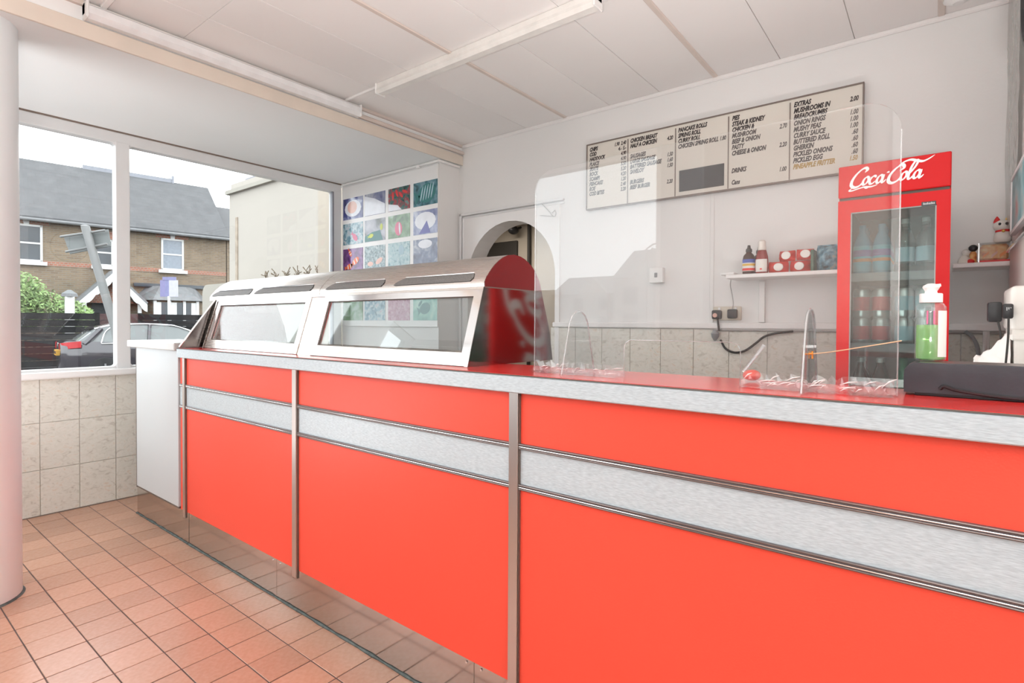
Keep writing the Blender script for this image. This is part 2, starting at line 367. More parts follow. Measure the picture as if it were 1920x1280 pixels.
def tag(o, label, cat, group=None):
    o['label'] = label; o['category'] = cat
    if group: o['group'] = group
    return o
def thing(name, label, cat, loc, group=None, rotz=0.0):
    o = bpy.data.objects.new(name, None); C.objects.link(o); o.location = loc; o.rotation_euler = (0, 0, rotz)
    ORG[o.name] = Vector(loc); o.empty_display_size = 0.05
    return tag(o, label, cat, group)
def struct(o): o['kind'] = 'structure'; return o
def sroot(name, loc):
    o = bpy.data.objects.new(name, None); C.objects.link(o); o.location = loc; ORG[o.name] = Vector(loc); o['kind'] = 'structure'; return o
def inst(o, name, parent, loc, rot=(0, 0, 0), scale=None):
    c = bpy.data.objects.new(name, o.data); C.objects.link(c); c.parent = parent; c.location = Vector(loc) - ORG[parent.name]; c.rotation_euler = rot
    if scale: c.scale = scale
    return c
def copy_tree(o, loc, label, rotz=None, group=None):
    c = o.copy(); C.objects.link(c); c.location = loc; c['label'] = label
    if rotz is not None: c.rotation_euler = (0, 0, rotz)
    if group: c['group'] = group
    def rec(src, dst):
        for ch in list(src.children):
            d = ch.copy(); C.objects.link(d); d.parent = dst; rec(ch, d)
    rec(o, c); return c
def crom(pts, n=10):
    P = [Vector(p) for p in pts]; P = [2 * P[0] - P[1]] + P + [2 * P[-1] - P[-2]]; out = []
    for i in range(1, len(P) - 2):
        for k in range(n):
            t = k / n; a, b_, c, d = P[i - 1], P[i], P[i + 1], P[i + 2]
            out.append(0.5 * ((2 * b_) + (c - a) * t + (2 * a - 5 * b_ + 4 * c - d) * t * t + (3 * b_ - a - 3 * c + d) * t ** 3))
    out.append(P[-2]); return out
def in_frame(p, mx=0):
    d = Vector(p) - EYE; z = d.dot(fw2)
    if z < 0.1: return False, 0
    u, v = 960 + F_PX * d.dot(rt2) / z, CY - F_PX * d.dot(up3) / z
    return (-mx < u < 1920 + mx and -mx < v < 1280 + mx), z

XW, YB, YP, XR = -4.326, 3.20, 2.978, 0.240      # window wall, back wall, poster wall, right-hand partition
ZC, ZS, XS = 2.624, 2.470, -3.03                 # ceiling, soffit of the window bay, its inner edge
XE = 1.30                                        # far right side of the shop
# ================================================================ SHELL
# floor ---------------------------------------------------------
floor = struct(B(XW - 0.12, XE + 0.1, FY - 0.1, YB + 0.1, -0.10, -0.002).build('floor', 'grout_floor'))
PT, TW = 0.1525, 0.1485
proto = MB(); proto.box(-TW / 2, TW / 2, -TW / 2, TW / 2, -0.006, 0.0, bevel=0.0012)
proto = proto.build('tile', 'quarry_tile', floor, local=True); tile_me = proto.data
cells = []
x = -2.8035 + PT / 2 - PT * 10
while x < XE + 0.05:
    y = 1.2195 - PT / 2 + (6 * PT if x < -3.92 else 0)
    while y > FY - 0.05:
        if not ((x + 3.227) ** 2 + (y - 0.392) ** 2 < 0.06 ** 2):
            ok, z = in_frame((x, y, 0), 90); cells.append((0 if ok else 1, z, x, y))
        y -= PT
    x += PT
cells.sort()
rest = MB(); first = True
for k, (out, z, x, y) in enumerate(cells):
    dz = random.uniform(-0.0006, 0.0004)
    xa, xb = max(x - TW / 2, XW + 0.001), min(x + TW / 2, XE); ya, yb = max(y - TW / 2, FY), y + TW / 2
    if out == 0 and k < 298 and xa == x - TW / 2:
        if first: proto.location = Vector((x, y, dz)) - ORG['floor']; first = False
        else: inst(proto, 'tile', floor, (x, y, dz))
    elif out == 0 and k < 298 and xb - xa > 0.01:
        B(xa, xb, ya, yb, -0.006, dz).build('tile', 'quarry_tile', floor)
    elif xb - xa > 0.01 and yb - ya > 0.01: rest.box(xa, xb, ya, yb, -0.006, dz)
o = rest.build('tiling', 'quarry_tile', floor); o['kind'] = 'stuff'
struct(B(-3.91, XE + 0.1, 1.2215, YB + 0.1, -0.004, 0.001).build('floor', 'passage_tan'))
struct(B(XW, -3.91, 2.14, YP, -0.004, 0.001).build('floor', 'passage_tan'))   # staff side

# ceiling -------------------------------------------------------
ceil = struct(B(XS, XE + 0.1, FY - 0.12, YB + 0.1, ZC + 0.008, ZC + 0.12).build('ceiling', 'joint_ceiling'))
PW = 1.017 / 3
ys = [FY, 0.12, 1.14, 2.16, YB]
k = 0
x = -3.057
xs = [XS]
while x < XE:
    x += PW
    xs.append(min(x, XE))
for i in range(len(xs) - 1):
    for j in range(4):
        B(xs[i] + 0.0018, xs[i + 1] - 0.0018, ys[j] + 0.001, ys[j + 1] - 0.001, ZC, ZC + 0.009, bevel=0.001).build('panel', 'ceiling_paint', ceil)
for xb in (-2.040, -1.023, -0.006, 1.011):
    B(xb - 0.014, xb + 0.014, FY, YB - 0.02, ZC - 0.008, ZC + 0.002, bevel=0.004).build('bead', 'bead_paint', ceil)
# window bay: lower soffit, its inner face
sof = struct(B(XW - 0.12, XS, FY - 0.12, YB + 0.1, ZS, ZC + 0.12).build('ceiling', 'soffit_paint'))
B(XS - 0.001, XS + 0.012, FY, YB, ZS - 0.004, ZS + 0.07, bevel=0.002).build('fascia_board', 'fascia_shade_tan', sof)
B(XS, XS + 0.028, 2.19, YB, 2.548, 2.575, bevel=0.006).build('batten', 'bead_paint', sof)
B(XS, XS + 0.02, FY, YB, ZC - 0.018, ZC + 0.001).build('batten', 'bead_paint', sof)
B(XW, XW + 0.004, FY, YP, ZS - 0.010, ZS + 0.001).build('shadow_gap', 'joint_dark', sof)
# walls ---------------------------------------------------------
SILL, HEAD = 0.885, 2.468
wl = struct(MB().box(XW - 0.12, XW - 0.008, FY - 0.1, YP + 0.4, -0.1, 0.845).build('wall_left', 'grout_wall'))
TWY, THZ = 0.1955, 0.2895
tp = MB().box(0, 0.007, 0.0015, TWY - 0.0015, 0.0015, THZ - 0.0015, bevel=0.001); tp = tp.build('tile', 'wall_tile', wl, local=True)
first = True
y0 = 1.2185 - TWY * 11
for i in range(21):
    for j in range(3):
        loc = (XW - 0.0075, y0 + i * TWY, -0.005 + j * THZ - 0.015 * 0)
        if loc[1] + TWY > YP + 0.02: continue
        if j == 2:
            B(loc[0], XW - 0.0005, loc[1] + .0015, loc[1] + TWY - .0015, loc[2] + .0015, 0.843).build('tile', 'wall_tile', wl)
        elif first: tp.location = Vector(loc) - ORG['wall_left']; first = False
        else: inst(tp, 'tile', wl, loc)
B(XW - 0.002, XW + 0.004, FY, YP, -0.001, 0.006).build('joint', 'joint_dark', wl)
# window in the left wall
wn = sroot('window_1', (XW, 1.0, SILL))
def bar(n, x0, x1, y0, y1, z0, z1, m='frame_paint', p=None, bv=0.004): return B(x0, x1, y0, y1, z0, z1, bevel=bv, seg=2).build(n, m, p or wn)
XF0, XF1 = XW - 0.075, XW
bar('head', XF0, XF1, FY, YP - 0.012, 2.388, HEAD - 0.006)
for a, b_ in ((-0.90, -0.80), (0.16, 0.235), (1.226, 1.306), (2.885, YP - 0.012)):
    bar('mullion', XF0, XF1 + 0.002, a, b_, 0.88, 2.40)
bar('bottom_rail', XF0, XF1 - 0.012, FY, YP - 0.012, 0.872, 0.900)
bar('sill', XF0 - 0.10, XW + 0.045, FY, YP - 0.01, 0.843, 0.886, 'white_gloss', bv=0.010)
for a, b_ in ((-0.80, 0.16), (0.235, 1.226), (1.306, 2.885)):
    MB().box(XW - 0.048, XW - 0.042, a - 0.006, b_ + 0.006, 0.894, 2.394).build('pane', 'window_glass', wn)
    for (yy, s) in ((a, 1), (b_, -1)):
        for (zz, t) in ((2.388, -1), (0.900, 1)):      # rounded inner corners of the frame
            q = 0.022
            pts = [(yy - 0.004 * s, zz - 0.004 * t)] + [(yy + s * q * (1 - math.cos(th)), zz + t * q * (1 - math.sin(th))) for th in [R(d) for d in (0, 22, 45, 68, 90)]][::1]
            MB().prism(pts, 'x', XF0 + 0.01, XF1 - 0.004).build('corner_fillet', 'frame_paint', wn)
B(XW - 0.03, XW + 0.008, 2.868, 2.884, 0.9, 2.385, bevel=0.003).build('bead', 'lead_white', wn)
# poster wall (boxed-out pier), return, back wall with the arch
wp = struct(B(XW, -3.063, YP, YB + 0.02, -0.1, ZS + 0.01).build('wall_pier', 'wall_paint'))
XA, RA, ZA = -2.535, 0.415, 1.553               # arch centre, radius, springing
def arch_pts(x0, x1, r=RA, n=20):
    pts = [(x0, 0.0), (XA - r, 0.0), (XA - r, ZA)]
    pts += [(XA - r * math.cos(math.pi * i / n), ZA + r * math.sin(math.pi * i / n)) for i in range(1, n)]
    return pts + [(XA + r, ZA), (XA + r, 0.0), (x1, 0.0), (x1, ZC + 0.02), (x0, ZC + 0.02)]
def arch_slab(x0, x1, z1, y0, y1, r=RA, n=20):
    """slab in the x-z plane with the arched opening cut out, built as quads around it"""
    mb = MB()
    inner = [(XA - r, 0.0), (XA - r, ZA)] + [(XA - r * math.cos(math.pi * i / n), ZA + r * math.sin(math.pi * i / n)) for i in range(1, n)] + [(XA + r, ZA), (XA + r, 0.0)]
    outer = [(x0, 0.0), (x0, ZA)]
    for i in range(1, n):
        t = i / n; outer.append((x0 + (x1 - x0) * t, z1))
    outer[2] = (x0, z1); outer[-1] = (x1, z1)
    outer += [(x1, ZA), (x1, 0.0)]
    for A, y in ((inner, y0), (inner, y1)): pass
    rows = [[(p[0], y0, p[1]) for p in outer], [(p[0], y0, p[1]) for p in inner], [(p[0], y1, p[1]) for p in inner], [(p[0], y1, p[1]) for p in outer]]
    mb.strip(rows); mb.strip([rows[3], rows[0]])
    return mb
wb = struct(arch_slab(-3.07, -2.05, ZC + 0.02, YB, YB + 0.16).build('wall_back', 'wall_paint'))
B(-2.0505, XE + 0.1, YB, YB + 0.16, -0.1, ZC + 0.02).build('solid_bay', 'wall_paint', wb)
# raised surround of the arch with its stepped moulding
tr = struct(arch_slab(-3.005, -2.085, 2.045, YB - 0.012, YB + 0.001).build('trim_1', 'white_gloss'))
for a, b_, d in ((0.0, 0.018, 0.026), (0.026, 0.040, 0.018)):
    B(-3.035 + a, -3.035 + b_, YB - d, YB, 0, 2.075 - a, bevel=0.004).build('moulding', 'frame_paint', tr)
    B(-3.035 + a, -2.05, YB - d, YB, 2.075 - b_, 2.075 - a, bevel=0.004).build('moulding', 'frame_paint', tr)
# dado: tiles, capping trunking
first = True
for i in range(12):
    for j in range(4):
        xx = -2.155 + i * 0.2035
        if xx + 0.19 > XR + 0.1: continue
        o = B(xx + .0015, min(xx + 0.202, XR), YB - 0.009, YB - 0.0005, 1.176 - 0.29 * (j + 1) + .0015, 1.176 - 0.29 * j - .0015, bevel=0.001).build('tile', 'wall_tile', wb)
t2 = struct(B(-2.13, XR, YB - 0.028, YB + 0.001, 1.178, 1.212, bevel=0.006, seg=2).build('trim_2', 'white_gloss'))
MB().tube([(-1.02, YB - 0.02, 1.172), (XR, YB - 0.02, 1.172)], 0.007).build('pipe', 'cable_grey', t2)
B(-1.048, -1.024, YB - 0.007, YB, 1.21, 2.0, bevel=0.003).build('trunking', 'wall_paint', t2)
B(-0.775, -0.745, YB - 0.02, YB, 1.215, 1.44, bevel=0.002).build('trunking', 'white_gloss', t2)
B(XS, XE, YB - 0.018, YB, ZC - 0.024, ZC + 0.002, bevel=0.006).build('trim_3', 'ceiling_paint')['kind'] = 'structure'
# partition on the right of the staff side and the shop's far right wall, front wall
struct(B(XR, XR + 0.10, 1.62, YB + 0.02, -0.1, ZC + 0.02).build('wall_partition', 'wall_paint'))
struct(B(XR + 0.10, XE + 0.1, 1.62, 1.72, -0.1, ZC + 0.02).build('wall_partition', 'wall_paint'))
struct(B(XE, XE + 0.12, FY - 0.1, 1.7, -0.1, ZC + 0.05).build('wall_right', 'wall_paint'))
wf = struct(B(XW - 0.12, XE + 0.1, FY - 0.12, FY, -0.1, 0.80).build('wall_front', 'front_grey'))
B(XW - 0.12, XE + 0.1, FY - 0.12, FY, 2.40, ZC + 0.05).build('lintel', 'wall_paint', wf)
B(-1.47, -1.20, FY - 0.12, FY, 0.80, 2.40).build('pier', 'front_grey', wf)
B(-0.20, 0.05, FY - 0.12, FY, 0.80, 2.40).build('pier', 'front_grey', wf)
wn2 = sroot('window_2', (-2.8, FY, 0.8))
for a, b_ in ((XW - 0.05, -1.47), (0.05, XE)):
    MB().box(a, b_, FY - 0.065, FY - 0.059, 0.80, 2.40).build('pane', 'window_glass', wn2)
    for q in ((a, b_, 0.80, 0.85), (a, b_, 2.36, 2.41)): B(q[0], q[1], FY - 0.09, FY - 0.02, q[2], q[3]).build('rail', 'frame_paint', wn2)
for xx in (-4.37, -2.95, -1.51, 0.05, 1.25): B(xx, xx + 0.05, FY - 0.09, FY - 0.02, 0.8, 2.4).build('mullion', 'frame_paint', wn2)
dr = struct(B(-1.20, -0.20, FY - 0.09, FY - 0.05, 0.0, 2.40).build('door_1', 'door_brown'))
for z0, z1 in ((0.15, 0.95), (1.1, 2.25)): B(-1.08, -0.32, FY - 0.052, FY - 0.04, z0, z1, bevel=0.006).build('door_panel', 'door_brown', dr)
MB().tube([(-0.30, FY - 0.045, 0.95), (-0.30, FY, 0.97), (-0.30, FY, 1.15), (-0.30, FY - 0.045, 1.17)], 0.01).build('handle', 'chrome', dr)
# round column by the window bay
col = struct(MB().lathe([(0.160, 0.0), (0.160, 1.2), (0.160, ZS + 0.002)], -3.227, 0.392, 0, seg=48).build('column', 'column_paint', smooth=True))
MB().lathe([(0.170, 0.0), (0.166, 0.004), (0.158, 0.009)], -3.227, 0.392, 0, seg=40, cap=False).build('mortar_fillet', 'cement', col)
# passage behind the arch
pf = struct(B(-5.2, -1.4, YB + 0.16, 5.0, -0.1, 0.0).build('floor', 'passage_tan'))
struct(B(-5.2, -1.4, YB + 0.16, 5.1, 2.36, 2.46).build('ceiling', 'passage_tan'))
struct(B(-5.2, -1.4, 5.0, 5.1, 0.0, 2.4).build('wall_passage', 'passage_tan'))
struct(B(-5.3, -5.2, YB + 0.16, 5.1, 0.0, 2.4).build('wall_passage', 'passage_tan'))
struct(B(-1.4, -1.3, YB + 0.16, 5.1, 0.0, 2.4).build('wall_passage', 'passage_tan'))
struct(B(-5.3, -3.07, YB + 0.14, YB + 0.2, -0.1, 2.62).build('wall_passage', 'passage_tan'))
bd = tag(B(-4.285, -3.835, 4.965, 4.998, 1.45, 2.16, bevel=0.004).build('notice_board', 'passage_dark'), 'dark board on the far wall seen through the arch', 'board')
cm = thing('wall_camera', 'small black camera on a bracket high up inside the arch', 'camera', (-3.80, 4.99, 2.27))
MB().ball((-3.80, 4.86, 2.26), 0.055, 0.075, 0.05).build('head', 'black_plastic', cm, smooth=True)
MB().tube([(-3.80, 4.90, 2.27), (-3.80, 4.998, 2.31)], 0.014).build('bracket', 'black_plastic', cm)
tag(MB().tube([(-3.66, 4.97, 0.01), (-3.66, 4.97, 2.355)], 0.02, seg=10).build('riser_pipe', 'passage_dark'), 'dark upright pipe beside the camera inside the arch', 'pipe')
hk = thing('wire_hook', 'bent grey wire stay fixed beside the arch, behind the screen', 'hook', (-2.22, YB - 0.012, 2.0))
MB().tube(crom([(-2.24, YB - 0.013, 2.06), (-2.17, YB - 0.03, 2.0), (-2.115, YB - 0.04, 1.948), (-2.10, YB - 0.035, 1.962), (-2.11, YB - 0.03, 1.99), (-2.135, YB - 0.03, 1.975)], 6), 0.0035, 6).build('wire', 'cable_grey', hk)
MB().tube([(-2.25, YB - 0.013, 1.975), (-2.115, YB - 0.04, 1.948)], 0.003, 6).build('brace', 'cable_grey', hk)

# ================================================================ COUNTER
XL, XRt = -3.15, 1.285
YF = 1.165
ct = thing('counter', 'long red laminate shop counter with silver band and edging', 'counter', (-0.95, 1.3, 0.0))
B(XL, XRt, YF + 0.004, 1.465, 1.038, 1.0618).build('worktop', 'red_worktop', ct)
B(XL, XRt, YF - 0.009, YF + 0.004, 1.0125, 1.0595, bevel=0.0025).build('edging', 'silver_laminate', ct)
B(XL, XRt, YF - 0.010, YF + 0.0045, 1.0595, 1.0608).build('edge_seam', 'dark_edge', ct)
B(XL + 0.02, XRt, 1.183, 1.44, 0.206, 1.038).build('carcass', 'white_panel', ct)
VS = [-3.090, -2.020, -0.9085, 0.203]
bays = [(-3.15, -3.105)] + [(VS[i] + 0.016, VS[i + 1] - 0.017) for i in range(3)] + [(0.221, XRt)]
for a, b_ in bays:
    B(a - 0.004, b_ + 0.004, 1.177, 1.184, 0.870, 1.016).build('upper_panel', 'red_laminate', ct)
    B(a - 0.004, b_ + 0.004, 1.177, 1.184, 0.205, 0.750).build('lower_panel', 'red_laminate', ct)
    B(a - 0.004, b_ + 0.004, 1.176, 1.184, 0.758, 0.864).build('band', 'silver_laminate', ct)
    for z in (0.8585, 0.7475):
        r = MB().box(a, b_, 1.171, 1.178, z, z + 0.0155).build('rail', 'rail_dark', ct)
        MB().tube([(a, 1.1712, z + 0.0132), (b_, 1.1712, z + 0.0132)], 0.0022, 8).build('ridge', 'rail_brown', r)
        MB().tube([(a, 1.1712, z + 0.0070), (b_, 1.1712, z + 0.0070)], 0.0014, 8).build('ridge', 'chrome', r)
        MB().tube([(a, 1.1712, z + 0.0022), (b_, 1.1712, z + 0.0022)], 0.0018, 8).build('ridge', 'rail_brown', r)
for i, xx in enumerate(VS):
    h = 0.0155 if i else 0.012
    B(xx - h, xx + h, 1.1655, 1.178, 0.176, 1.0125, bevel=0.0012).build('upright_strip', 'stainless_vertical', ct)
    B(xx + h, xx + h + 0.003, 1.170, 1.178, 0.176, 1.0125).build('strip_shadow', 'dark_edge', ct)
ks = [-3.158, -2.25, -1.095, 0.02, XRt]
for a, b_ in zip(ks, ks[1:]):
    kp = B(a + 0.0008, b_ - 0.0008, 1.218, 1.226, 0.004, 0.206, bevel=0.0008).build('kick_plate', 'stainless_kick', ct)
    for sx in (a + 0.03, b_ - 0.03):
        MB().tube([(sx, 1.2182, 0.16), (sx, 1.2155, 0.16)], 0.004, 8).build('screw', 'chrome', kp)
sl = MB()
pts = []
for i in range(120):
    xx = -3.158 + i * (XRt + 3.158) / 119; pts.append((xx, 1.2165, 0.002 + random.uniform(0, 0.002)))
sl.tube(pts, [random.uniform(0.0035, 0.0075) for _ in pts], 6).build('sealant', 'cement', ct)
B(-3.15, 1.28, 1.226, 1.236, 0.0, 0.2).build('plinth', 'dark_edge', ct)
# white end flap by the window
fl = thing('end_cabinet', 'narrow white panelled cabinet closing the window end of the counter', 'cabinet', (-3.48, 1.3, 0.0))
B(-3.775, -3.162, 1.168, 1.182, 0.216, 1.047, bevel=0.0015).build('door', 'white_panel', fl)
B(-3.783, -3.776, 1.168, 1.184, 0.205, 1.046).build('edge_strip', 'dark_edge', fl)  # dark strip models the thin shadow line along the panel's left edge
B(-3.775, -3.162, 1.170, 1.182, 0.207, 0.2155).build('edge_strip', 'dark_edge', fl)
B(-3.875, -3.168, 1.150, 1.44, 1.047, 1.088, bevel=0.004).build('top_ledge', 'ledge_grey', fl)
B(-3.760, -3.166, 1.184, 1.43, 0.206, 1.047).build('body', 'white_panel', fl)
B(-3.93, -3.166, 1.236, 1.42, 0.0, 0.206).build('base', 'dark_edge', fl)
B(-3.93, -3.164, 1.218, 1.226, 0.004, 0.206, bevel=0.0008).build('kick_plate', 'stainless_kick', fl)
MB().tube([(-3.935 + i * 0.768 / 30, 1.2165, 0.002 + random.uniform(0, 0.002)) for i in range(31)], [random.uniform(0.0035, 0.0075) for _ in range(31)], 6).build('sealant', 'cement', fl)

# ================================================================ HOT CABINET on the counter
hc = thing('hot_cabinet', 'stainless steel hot food cabinet with sloping glass on the counter', 'cabinet', (-2.14, 1.5, 1.062))
X0, X1 = -3.10, -1.170
YD = [(1.343, 1.318), (1.343, 1.337), (1.352, 1.353), (1.375, 1.379), (1.395, 1.398), (1.416, 1.413), (1.440, 1.427), (1.465, 1.436), (1.500, 1.441), (1.535, 1.438), (1.560, 1.431), (1.583, 1.421), (1.606, 1.407), (1.626, 1.390), (1.645, 1.366), (1.660, 1.340), (1.668, 1.318)]
def canopy(xa, xb, name='canopy'):
    out = [(y, z) for y, z in YD]; cy, cz = 1.50, 1.33
    inn = [(y + (cy - y) * 0.03, z + (cz - z) * 0.05) for y, z in YD]
    mb = MB(); mb.strip([[(x, y, z) for y, z in out + inn[::-1]] for x in (xa, xb)], True)
    a = [(xa, y, z) for y, z in out]; b2 = [(xa, y, z) for y, z in inn]
    mb.strip([a, b2]); mb.strip([[(xb, y, z) for y, z in out], [(xb, y, z) for y, z in inn]])
    return mb.build(name, 'stainless', hc, smooth=True)
cl = canopy(-3.195, -2.121); cr_ = canopy(-2.117, X1)
def vent(xa, xb, par):
    """recessed louvre strip on the curve: rounded-end dark grille, bright lip above"""
    def cur(t): # along the arc between two stations of the front curve
        P = [(1.3435, 1.3405), (1.3525, 1.3545), (1.366, 1.3695)]
        i = min(int(t * 2), 1); f = t * 2 - i
        return (P[i][0] + (P[i + 1][0] - P[i][0]) * f, P[i][1] + (P[i + 1][1] - P[i][1]) * f)
    rows = []
    for k in range(6):
        y, z = cur(k / 5); e = 0.05 * (k / 5) ** 2; e2 = 0.012 * abs(k - 2.5) / 2.5
        rows.append([(xa + e, y - 0.0012, z + 0.0008), (xb - e2, y - 0.0012, z + 0.0008)])
    g = MB(); g.strip(rows); o = g.build('vent_slot', 'mesh_dark', par)
    y, z = cur(1.0)
    MB().tube([(xa + 0.05, y - 0.002, z + 0.002), (xb - 0.01, y - 0.002, z + 0.002)], 0.0028, 6).build('lip', 'chrome', o)
for a, b_ in ((-2.075, -1.690), (-1.626, -1.222)): vent(a, b_, cr_)
for a, b_ in ((-3.175, -2.74), (-2.70, -2.184)): vent(a, b_, cl)
# sloping front: y as function of z
def yz(z): return 1.262 + (z - 1.062) * (1.340 - 1.262) / (1.320 - 1.062)
def slab(name, xa, xb, za, zb, m, t=0.016, d=0.0, par=None):
    mb = MB(); mb.prism([(yz(za) + d, za), (yz(zb) + d, zb), (yz(zb) + d + t, zb + t * .3), (yz(za) + d + t, za + t * .3)], 'x', xa, xb)
    return mb.build(name, m, par or hc)
slab('divider', -2.170, -2.068, 1.062, 1.318, 'stainless', 0.02, 0.004)
for xa, xb in ((-3.072, -2.172), (-2.066, X1 - 0.0005)):
    f_ = slab('glass_frame', xa, xb, 1.064, 1.106, 'stainless', 0.02)
    slab('rail', xa, xb, 1.290, 1.313, 'chrome', 0.02, 0, f_)
    slab('stile', xa, xa + 0.035, 1.106, 1.290, 'chrome', 0.02, 0, f_)
    slab('stile', xb - 0.035, xb, 1.106, 1.290, 'chrome', 0.02, 0, f_)
    slab('pane', xa + 0.033, xb - 0.033, 1.104, 1.292, 'range_glass', 0.004, 0.010, f_)
    slab('seal', xa + 0.033, xa + 0.039, 1.104, 1.292, 'dark_edge', 0.004, 0.006, f_)
    slab('seal', xa + 0.033, xb - 0.033, 1.2855, 1.292, 'dark_edge', 0.004, 0.006, f_)
slab('drip_rail', -3.10, X1 - 0.0005, 1.312, 1.321, 'stainless', 0.03)
endp = [(1.2625, 1.062), (1.340, 1.320), (1.668, 1.320), (1.723, 1.173), (1.745, 1.062)]
MB().prism(endp, 'x', X1 - 0.014, X1 + 0.0012).build('end_panel', 'polished_steel', hc)
capo = [(y + 0.0015, z) for y, z in YD[1:-1]] + [(1.666, 1.320), (1.345, 1.320)]
MB().prism(capo, 'x', X1 - 0.02, X1 + 0.002).build('end_cap', 'red_gloss', hc)
B(X1 + 0.0005, X1 + 0.003, 1.345, 1.668, 1.318, 1.3215).build('seam', 'dark_edge', hc)
MB().prism(endp, 'x', X0, X0 + 0.012).build('end_panel', 'stainless', hc)
sg = MB().prism([(1.160, 1.066), (1.345, 1.325), (1.36, 1.325), (1.29, 1.066)], 'x', -3.128, -3.122).build('side_guard', 'stainless_dark', hc)
MB().tube([(-3.125, 1.160, 1.068), (-3.125, 1.345, 1.327)], 0.0055, 8).build('edge_trim', 'chrome', sg)
B(X0, X1 - 0.014, 1.28, 1.742, 1.0625, 1.070).build('base_plate', 'stainless', hc)
B(X0 + 0.1, X1 - 0.1, 1.50, 1.73, 1.075, 1.082).build('inner_shelf', 'stainless', hc)
for xx in (-3.0, -1.25):
    for yy in (1.52, 1.70): B(xx - 0.01, xx + 0.01, yy - 0.01, yy + 0.01, 1.07, 1.075).build('shelf_foot', 'stainless', hc)
# rear stand carrying the back of the cabinet (staff side)
st = thing('fryer_base', 'steel fryer cabinet behind the counter, under the hot cabinet', 'fryer', (-2.14, 1.9, 0.0))
B(-3.10, -1.40, 1.50, 2.15, 0.10, 0.96, bevel=0.003).build('body', 'stainless', st)
for k in range(3): B(-3.08 + k * 0.56, -2.55 + k * 0.56, 2.15, 2.165, 0.15, 0.90, bevel=0.003).build('door', 'stainless', st)
B(-3.05, -1.45, 1.52, 2.1, 0.0, 0.10).build('plinth', 'dark_edge', st)

# ================================================================ PERSPEX SCREEN
sc = thing('sneeze_screen', 'clear perspex serving screen with rounded corners on the red worktop', 'screen', (-0.495, 1.29, 1.062))
sx0, sx1, sz0, sz1 = -0.928, -0.060, 1.0645, 1.641
def arc(cx, cz, r, a0, a1, n=6): return [(cx + r * math.cos(R(a0 + (a1 - a0) * i / n)), cz + r * math.sin(R(a0 + (a1 - a0) * i / n))) for i in range(n + 1)]
r0 = 0.062; hx0, hx1, hz = -0.641, -0.352, 1.160
def sheet(pts_): return MB().prism(pts_, 'y', 1.2875, 1.2925)
left = [(sx0, sz0), (hx0, sz0)] + [(hx0, hz - 0.022)]
mb = MB()
outl = [(hx0, sz0)] + arc(hx0 + 0.022, hz - 0.022, 0.022, 180, 90, 4) + arc(hx1 - 0.022, hz - 0.022, 0.022, 90, 0, 4) + [(hx1, sz0), (sx1, sz0)] + arc(sx1 - r0, sz1 - r0, r0, 0, 90, 7) + arc(sx0 + r0, sz1 - r0, r0, 90, 180, 7) + [(sx0, sz0)]
o = MB().prism(outl, 'y', 1.2875, 1.2925).build('sheet', 'perspex', sc)
# polished edges
MB().tube([(sx1 - 0.0005, 1.29, sz0), (sx1 - 0.0005, 1.29, sz1 - r0)], 0.0013, 6).build('edge', 'perspex_edge', o)
MB().tube([(sx0 + 0.0005, 1.29, sz0), (sx0 + 0.0005, 1.29, sz1 - r0)], 0.0011, 6).build('edge', 'perspex_edge', o)
MB().tube([(hx0, 1.29, sz0)] + [(p[0], 1.29, p[1]) for p in outl[1:11]] + [(hx1, 1.29, sz0)], 0.0011, 6).build('edge', 'perspex_edge', o)
for xx in (-0.778, -0.212):
    pts = [(1.203, 1.0642), (1.377, 1.0642), (1.337, 1.205)] + [(1.29 + 0.047 * math.cos(R(a)), 1.195 + 0.040 * math.sin(R(a))) for a in (20, 45, 70, 90, 110, 135, 160)] + [(1.243, 1.205)]
    f_ = MB().prism(pts, 'x', xx - 0.003, xx + 0.003).build('foot', 'clear_plastic', sc)
    MB().tube([(xx, p[0], p[1]) for p in pts[1:] + [pts[0]]], 0.0017, 6).build('edge', 'perspex_edge', f_)
def tape(xa, xb, yb, n, par):
    """crinkled strip of clear tape: half on the sheet, half on the worktop"""
    rows = []
    for i in range(n + 1):
        x = xa + (xb - xa) * i / n; j = lambda s: random.uniform(-s, s)
        rows.append([(x + j(.004), yb - 0.0035 + j(.001), 1.092 + j(.006)), (x + j(.003), yb - 0.005 + j(.003), 1.078 + j(.003)), (x + j(.002), yb - 0.010 + j(.003), 1.068 + j(.003)), (x + j(.004), yb - 0.022 + j(.004), 1.0645 + j(.001)), (x + j(.004), yb - 0.042 + j(.005), 1.0635)])
    m_ = MB(); m_.strip(rows); return m_.build('tape', 'clear_tape', par)
tape(sx0 + 0.003, hx0 - 0.003, 1.29, 34, sc); tape(hx1 + 0.003, sx1 - 0.003, 1.29, 34, sc)
def creases(xa, xb, n, par):
    for k in range(n):
        x = random.uniform(xa, xb); z = random.uniform(1.066, 1.082); l = random.uniform(0.012, 0.035); a = random.uniform(0.05, 0.9)
        MB().tube([(x, 1.282, z), (x + l * 0.5 * math.cos(a), 1.280, z + l * 0.5 * math.sin(a) + 0.001), (x + l * math.cos(a), 1.282, z + l * math.sin(a) * 0.8)], [0.0004, 0.0015, 0.0004], 5).build('crease', 'white_plastic', par)
creases(-0.92, -0.67, 16, sc); creases(-0.345, -0.08, 24, sc)
sn = thing('string', 'tan string tied across the screen between its foot and its edge', 'string', (-0.14, 1.2855, 1.14))
MB().tube(crom([(-0.214, 1.282, 1.139), (-0.170, 1.281, 1.146), (-0.115, 1.281, 1.158), (-0.06, 1.284, 1.170), (-0.057, 1.292, 1.171)], 6), 0.0011, 6).build('strand', 'string_tan', sn)
